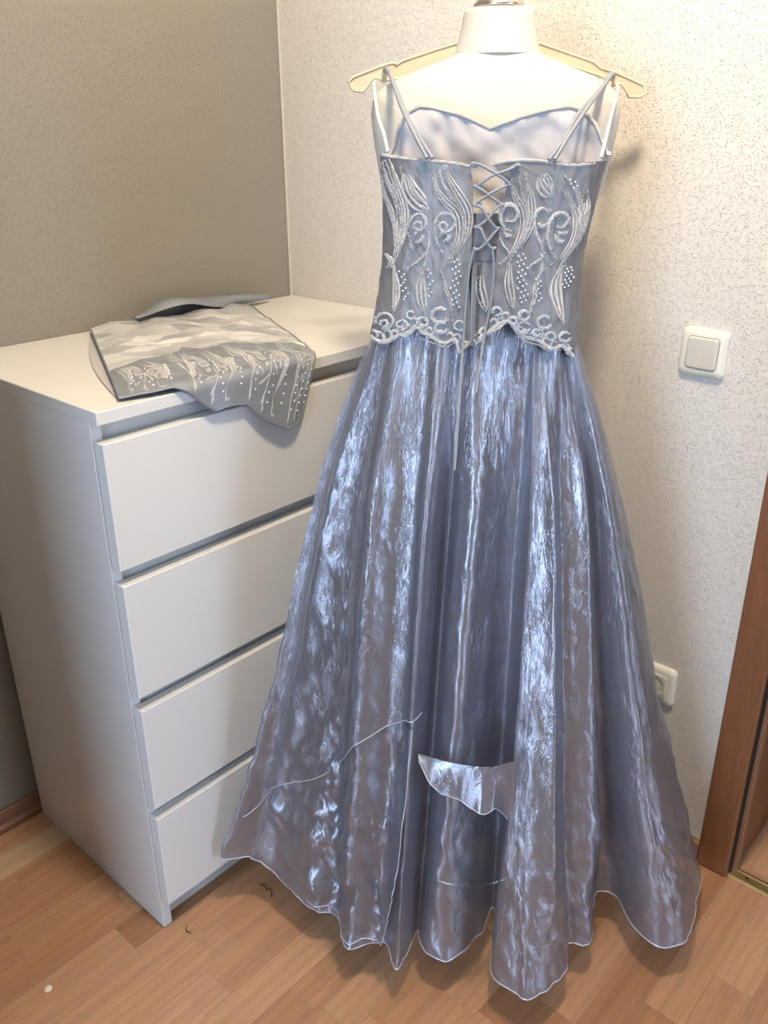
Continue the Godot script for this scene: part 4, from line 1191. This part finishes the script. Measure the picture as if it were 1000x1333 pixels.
	obj("sequins", sq.mesh(), M.bead, t).set_meta("kind", "stuff")
	for s: Array in [TOP_LEFT, TOP_RIGHT]: # sequinned braid along the upper edges
		var b := MB.new()
		var p := smooth2(s, 10)
		for i in p.size():
			p[i].y -= 0.0022
		ribbon(b, p, 0.0045, 0.0016, false)
		obj("edge_braid", b.mesh(), M.silver, t)
	# seams of the back panels
	for s: Array in [[Vector2(-0.103, 1.318), Vector2(-0.100, 1.25), Vector2(-0.101, 1.17), Vector2(-0.106, 1.10)], [Vector2(0.066, 1.318), Vector2(0.056, 1.25), Vector2(0.045, 1.17), Vector2(0.036, 1.10)]]:
		var b := MB.new()
		ribbon(b, smooth2(s, 8), 0.0022, 0.0012, false)
		obj("seam", b.mesh(), M.cord, t)
	# lacing
	for s: Array in LACES:
		var p := PackedVector3Array()
		var q := smooth2(s, 6)
		for i in q.size():
			p.append(bodice_at(q[i].x, q[i].y, 0.003 + 0.003 * sin(PI * i / (q.size() - 1.0))))
		var b := MB.new()
		b.tube(p, radii(p.size(), 0.0019), 8)
		obj("lacing_cord", b.mesh(), M.cord, t)
	for s: Array in LOOPS:
		var p := PackedVector3Array()
		for q in smooth2(s, 5):
			p.append(bodice_at(q.x, q.y, 0.0035))
		var b := MB.new()
		b.tube(p, radii(p.size(), 0.0024, 0.3), 8)
		obj("lacing_loop", b.mesh(), M.cord, t)
	for s: Array in [TAIL_A, TAIL_B]:
		var p := PackedVector3Array()
		for q in smooth3(s, 6):
			p.append(W(q.x, maxf(q.y, bodice_f(q.x, q.z) + 0.004) if q.z > 1.04 else q.y, q.z))
		var b := MB.new()
		b.tube(p, radii(p.size(), 0.0019), 8)
		obj("lacing_cord", b.mesh(), M.cord, t)
	# straps and hanger loops
	for s: Array in [STRAP_A, STRAP_B, STRAP_C, STRAP_D]:
		var b := MB.new()
		var p := PackedVector3Array()
		for q in smooth3(s, 6):
			p.append(W(q.x, q.y, q.z))
		b.tube(p, radii(p.size(), 0.0027), 8)
		obj("strap", b.mesh(), M.cord, t)
	for s: Array in [LOOP_A, LOOP_B]:
		var b := MB.new()
		var p := PackedVector3Array()
		for q in smooth3(s, 6):
			p.append(W(q.x, q.y, q.z))
		b.tube(p, radii(p.size(), 0.0022), 8)
		obj("hanging_loop", b.mesh(), M.ribbon, t)

func front_panel(t: Node3D) -> void: # the far side of the bodice, seen from within: a lined sweetheart front
	var nz := noise(FastNoiseLite.TYPE_SIMPLEX_SMOOTH, 1.0, 44, 2)
	var pts := PackedVector3Array()
	var cols := 80
	var rows := 36
	for j in rows + 1:
		for i in cols + 1:
			var g := lerpf(-PI * 0.54, PI * 0.54, float(i) / cols)
			var y := 1.3
			for it in 3:
				var yc := clampf(y, 1.04, 1.36)
				var ll := at_list(BY, BC, yc) + at_list(BY, BA, yc) * sin(g)
				y = lerpf(along_l(NECKLINE, ll), 1.08, float(j) / rows)
			var yy := clampf(y, 1.04, 1.36)
			var l := at_list(BY, BC, yy) + at_list(BY, BA, yy) * sin(g)
			var o := 0.004 * nz.get_noise_2d(l * 46.0, y * 7.0) + 0.006 * nz.get_noise_2d(l * 18.0 + y * 14.0, y * 16.0 - l * 8.0)
			pts.append(W(l, 0.03 - 0.036 * cos(g) + o, y))
	var b := MB.new()
	b.grid(pts, cols + 1, false, PackedVector2Array(), true)
	var fp := obj("front_panel", b.mesh(), M.lining, t)
	fp.set_meta("label", "beige inner lining of the front, above the laced back")
	var e := PackedVector3Array()
	for i in cols + 1:
		e.append(pts[i])
	var eb := MB.new()
	eb.tube(e, radii(e.size(), 0.0024), 6)
	obj("neckline_trim", eb.mesh(), M.silver, fp)

func modesty(t: Node3D) -> void: # cloth behind the lacing, and the zip placket below it
	var pts := PackedVector3Array()
	for j in 31:
		var y := lerpf(1.255, 1.118, j / 30.0)
		for i in 9:
			var l := lerpf(-0.062, 0.012, i / 8.0)
			pts.append(bodice_at(l, y, -0.007 + 0.0015 * sin(i * 2.1 + j * 0.3)))
	var b := MB.new()
	b.grid(pts, 9, false, PackedVector2Array(), true)
	obj("lacing_underlay", b.mesh(), M.satin, t)
	var z := MB.new()
	var zp := PackedVector3Array()
	for j in 25:
		var y := lerpf(1.195, 1.085, j / 24.0)
		for i in 7:
			var l := lerpf(-0.042, -0.0115, i / 6.0)
			zp.append(bodice_at(l, y, -0.001 + 0.0012 * sin(i * 1.9)))
	z.grid(zp, 7, false, PackedVector2Array(), true)
	var pl := obj("zip_placket", z.mesh(), M.satin, t)
	var te := MB.new()
	for j in 34:
		var y := lerpf(1.190, 1.094, j / 33.0)
		var q := bodice_at(-0.0325 + (0.0008 if j % 2 else -0.0008), y, 0.0015)
		te.box(q - Vector3(0.0013, 0.0008, 0.0013), q + Vector3(0.0013, 0.0008, 0.0013), 0.0003)
	obj("zip_teeth", te.mesh(), M.metal, pl).set_meta("kind", "stuff")
	var pu := MB.new()
	var c := bodice_at(-0.0325, 1.190, 0.003)
	pu.box(c - Vector3(0.0022, 0.012, 0.0022), c + Vector3(0.0022, 0.003, 0.0022), 0.0008)
	obj("zip_slider", pu.mesh(), M.metal, pl)

# ---------------------------------------------------------------- the folded stole on the chest
const ST_BACK := [[0.0, 0.022, 0.542], [0.35, 0.030, 0.42], [0.7, 0.045, 0.29], [1.0, 0.060, 0.178]]
const ST_FRONT := [[0.0, 0.474, 0.767], [0.12, 0.484, 0.735], [0.24, 0.497, 0.690], [0.40, 0.552, 0.624], [0.55, 0.556, 0.562], [0.66, 0.592, 0.526], [0.80, 0.615, 0.487], [0.90, 0.612, 0.466], [1.0, 0.600, 0.450]]

func st_edge(e: Array, u: float) -> Vector2:
	for i in e.size() - 1:
		if u <= e[i + 1][0]:
			var t: float = clampf((u - e[i][0]) / (e[i + 1][0] - e[i][0]), 0.0, 1.0)
			return Vector2(lerpf(e[i][1], e[i + 1][1], t), lerpf(e[i][2], e[i + 1][2], t))
	return Vector2(e[-1][1], e[-1][2])

func st_wrap(X: float, z: float, h: float) -> Vector3: # lay the flat cloth over the chest: along the top, round its front edge, down
	var r := 0.012
	var bend := CHEST_D - 0.006
	if X <= bend:
		return Vector3(X, 1.0 + h, z)
	var a := (X - bend) / (r + h)
	if a < PI / 2:
		return Vector3(bend + sin(a) * (r * 0.5 + h), 1.0 - r * 0.5 + cos(a) * (r * 0.5 + h), z)
	var d := X - bend - (r + h) * PI / 2
	return Vector3(bend + r * 0.5 + h + d * 0.10, 1.0 - r * 0.5 - d, z)

func facet_height(x: float, z: float, step: float, sd: int) -> float: # heights of a jittered lattice joined by flat triangles
	var fx := x / step + 0.35 * sin(z / step * 1.7 + sd)
	var fz := z / step + 0.35 * sin(x / step * 1.3 + sd * 2.0)
	var ix := floori(fx)
	var iz := floori(fz)
	var u := fx - ix
	var w := fz - iz
	var h := func(a: int, b: int) -> float: return float(hash(Vector3i(a, b, sd)) % 1000) / 999.0
	if u + w < 1.0:
		return h.call(ix, iz) * (1.0 - u - w) + h.call(ix + 1, iz) * u + h.call(ix, iz + 1) * w
	return h.call(ix + 1, iz + 1) * (u + w - 1.0) + h.call(ix + 1, iz) * (1.0 - w) + h.call(ix, iz + 1) * (1.0 - u)

func stole_height(u: float, w: float, q: Vector2) -> float:
	var edge := clampf(minf(u, 1.0 - u) * 8.0, 0.0, 1.0)
	return 0.005 + (0.013 * facet_height(q.x, q.y, 0.046, 3) + 0.004 * facet_height(q.x, q.y, 0.019, 7)) * (1.0 - 0.6 * smoothstep(0.4, 0.55, q.x)) * (0.35 + 0.65 * edge)

func stole_sheet(w0: Callable, w1: Callable, cols: int, rows: int, up: float, flat: bool, pad: float) -> ArrayMesh:
	var pts := PackedVector3Array()
	var uvs := PackedVector2Array()
	for j in rows + 1:
		for i in cols + 1:
			var u := float(i) / cols
			var w := lerpf(w0.call(u), w1.call(u), float(j) / rows)
			var q := st_edge(ST_BACK, u).lerp(st_edge(ST_FRONT, u), w)
			q.y += pad * sin(PI * w) * (1.0 - u * 3.0 if u < 0.33 else 0.0)
			pts.append(st_wrap(q.x, q.y, up if flat else stole_height(u, w, q) + up))
			uvs.append(Vector2(q.x, q.y))
	var b := MB.new()
	b.grid(pts, cols + 1, false, uvs)
	b.use_col = true
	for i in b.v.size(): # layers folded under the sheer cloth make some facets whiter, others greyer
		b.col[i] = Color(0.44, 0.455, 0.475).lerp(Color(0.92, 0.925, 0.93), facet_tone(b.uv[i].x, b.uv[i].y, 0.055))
	return b.mesh()

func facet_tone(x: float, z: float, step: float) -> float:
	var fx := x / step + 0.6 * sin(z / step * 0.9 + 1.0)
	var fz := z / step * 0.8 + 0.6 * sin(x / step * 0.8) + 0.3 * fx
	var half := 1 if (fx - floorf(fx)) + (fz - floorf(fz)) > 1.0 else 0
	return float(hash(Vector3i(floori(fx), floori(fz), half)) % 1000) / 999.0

func stole_pt(u: float, w: float, h: float) -> Vector3: # h above the crumpled cloth
	var q := st_edge(ST_BACK, u).lerp(st_edge(ST_FRONT, u), w)
	return st_wrap(q.x, q.y, stole_height(u, w, q) + h)

func stole_flat(q: Vector2, border: Callable, h: float) -> Vector3: # q: metres along the border from its left end, metres down from its upper edge
	var u := clampf(q.x / 0.475, 0.008, 0.992)
	return stole_pt(u, lerpf(border.call(u), 0.992, clampf(q.y / 0.13, 0.0, 1.0)), h)

func stole_ribbon(b: MB, path: PackedVector2Array, w: float, border: Callable) -> void:
	var pts := PackedVector3Array()
	var uvs := PackedVector2Array()
	var n := path.size()
	var run := 0.0
	for i in n:
		var t := (path[mini(i + 1, n - 1)] - path[maxi(i - 1, 0)]).normalized()
		var s := Vector2(-t.y, t.x)
		var ww := w * clampf(sin(PI * clampf(float(i) / (n - 1), 0.04, 0.96)) * 1.3, 0.0, 1.0)
		if i > 0:
			run += path[i].distance_to(path[i - 1])
		for c in 5:
			var x := (c - 2) / 2.0
			pts.append(stole_flat(path[i] + s * ww * 0.5 * x, border, -0.0004 + 0.0024 * sqrt(maxf(0.0, 1.0 - x * x))))
			uvs.append(Vector2(x * ww * 0.5, run))
	b.grid(pts, 5, false, uvs)

func stole() -> void:
	var t: Node3D = thing("folded_stole", "folded silver grey stole with embroidered border draped over the white chest's front edge", "stole")
	var border := func(u: float) -> float: return at_list([0.0, 0.2, 0.30, 0.36, 0.45, 0.6, 0.75, 1.0], [0.69, 0.66, 0.64, 0.56, 0.62, 0.60, 0.62, 0.73], u)
	var zero := func(_u: float) -> float: return 0.0
	var one := func(_u: float) -> float: return 1.0
	obj("under_layer", stole_sheet(zero, func(_u: float) -> float: return 0.985, 40, 50, 0.002, true, 0.022), M.lining, t)
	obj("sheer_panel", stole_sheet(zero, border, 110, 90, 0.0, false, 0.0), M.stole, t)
	var band := obj("embroidered_border", stole_sheet(border, one, 130, 60, 0.0012, false, 0.0), M.stole_border, t)
	# the motif of the border: curving stems, leaves beside them and beads between
	var bd := MB.new()
	var rng := RandomNumberGenerator.new()
	rng.seed = 21
	# the gown's motifs again, smaller, four times along the border
	for k in 4:
		for grp: Array in [BANDS.slice(0, 9), BANDS.slice(18, 24), SWIRLS.slice(0, 4)]:
			for s: Array in grp:
				var path := PackedVector2Array()
				for q in smooth2(s[1], 6):
					path.append(Vector2(0.012 + k * 0.115 + (q.x + 0.165) * 0.92, clampf((1.322 - q.y) * 0.80, 0.004, 0.126)))
				var b := MB.new()
				stole_ribbon(b, path, s[0] * 0.00150, border)
				obj("embroidered_band", b.mesh(), M.silver, band)
		for n in 26:
			var a: float = 0.020 + k * 0.115 + [0.022, 0.060, 0.098][n % 3] + rng.randf_range(-0.006, 0.006)
			var c := stole_flat(Vector2(a, lerpf(0.045, 0.118, n / 25.0)), border, 0.0012)
			bd.lathe(c, PackedVector2Array([Vector2(0, 0.0018), Vector2(0.0013, 0.0012), Vector2(0.0018, 0), Vector2(0.0013, -0.0012), Vector2(0, -0.0018)]), 8)
	obj("beads", bd.mesh(), M.bead, band).set_meta("kind", "stuff")
	# the rolled far end by the wall: an open cone of cloth
	var pts := PackedVector3Array()
	for j in 41:
		var s := j / 40.0
		var z := lerpf(0.452, 0.100, s)
		var r := lerpf(0.020, 0.012, smoothstep(0.3, 0.7, s)) * (1.0 - 0.6 * smoothstep(0.8, 1.0, s)) * lerpf(0.35, 1.0, smoothstep(0.0, 0.25, s))
		var x := lerpf(0.034, 0.026, s)
		for i in 33:
			# the left half gapes towards the room, the right half is rolled shut
			var a := lerpf(0.55 - 1.0 * smoothstep(0.3, 0.6, s), 4.1 + 1.9 * smoothstep(0.35, 0.6, s), i / 32.0)
			var k := 1.0 + 0.12 * sin(s * 17.0 + a * 2.0)
			pts.append(Vector3(x + 0.010 + r * 1.25 * k * cos(a), 1.012 + r * sin(a) * k + r * 0.55, z + 0.01 * sin(a)))
	var rb := MB.new()
	rb.grid(pts, 33)
	obj("rolled_end", rb.mesh(), M.stole_dark, t)
	# bound edge all round
	for e: float in [0.0, 1.0]:
		var p := PackedVector3Array()
		for i in 61:
			p.append(stole_pt(e, i / 60.0, 0.0))
		var b := MB.new()
		b.tube(p, radii(p.size(), 0.0018), 6)
		obj("bound_edge", b.mesh(), M.stole_dark, t)
	var p2 := PackedVector3Array()
	for i in 121:
		p2.append(stole_pt(i / 120.0, 1.0, 0.0))
	var b2 := MB.new()
	b2.tube(p2, radii(p2.size(), 0.0018), 6)
	obj("bound_edge", b2.mesh(), M.stole_dark, t)

# ---------------------------------------------------------------- bits on the floor
func floor_bits() -> void:
	var b := MB.new()
	var p := smooth3([Vector3(0.527, 0.002, 0.635), Vector3(0.538, 0.003, 0.630), Vector3(0.546, 0.002, 0.634), Vector3(0.550, 0.002, 0.628), Vector3(0.562, 0.002, 0.634), Vector3(0.567, 0.002, 0.640)], 5)
	b.tube(p, radii(p.size(), 0.0008), 6)
	tag(obj("thread_scrap", b.mesh(), M.lint), "dark curled thread on the floor between chest and skirt hem", "thread")
	var c := MB.new()
	var q := smooth3([Vector3(0.497, 0.002, 0.786), Vector3(0.507, 0.002, 0.795), Vector3(0.519, 0.002, 0.792)], 6)
	c.tube(q, radii(q.size(), 0.0009, 0.6), 6)
	tag(obj("hair_scrap", c.mesh(), M.lint), "short curved hair on the floor at the chest's front foot", "hair")
	var d := MB.new()
	d.lathe(Vector3(0.425, 0.0, 1.025), PackedVector2Array([Vector2(0, 0.004), Vector2(0.004, 0.0036), Vector2(0.0065, 0.002), Vector2(0.007, 0.0)]), 7)
	tag(obj("paper_crumb", d.mesh(), M.crumb), "tiny white crumb on the open floor in front of the chest's side", "crumb")

func _ready() -> void:
	light_and_camera()
	make_materials()
	room()
	floor_planks()
	ceiling_lamp(Vector3(1.15, ROOM.y, 0.70))
	chest()
	dress_form()
	clothes_hanger()
	gown()
	stole()
	light_switch()
	wall_socket()
	floor_bits()
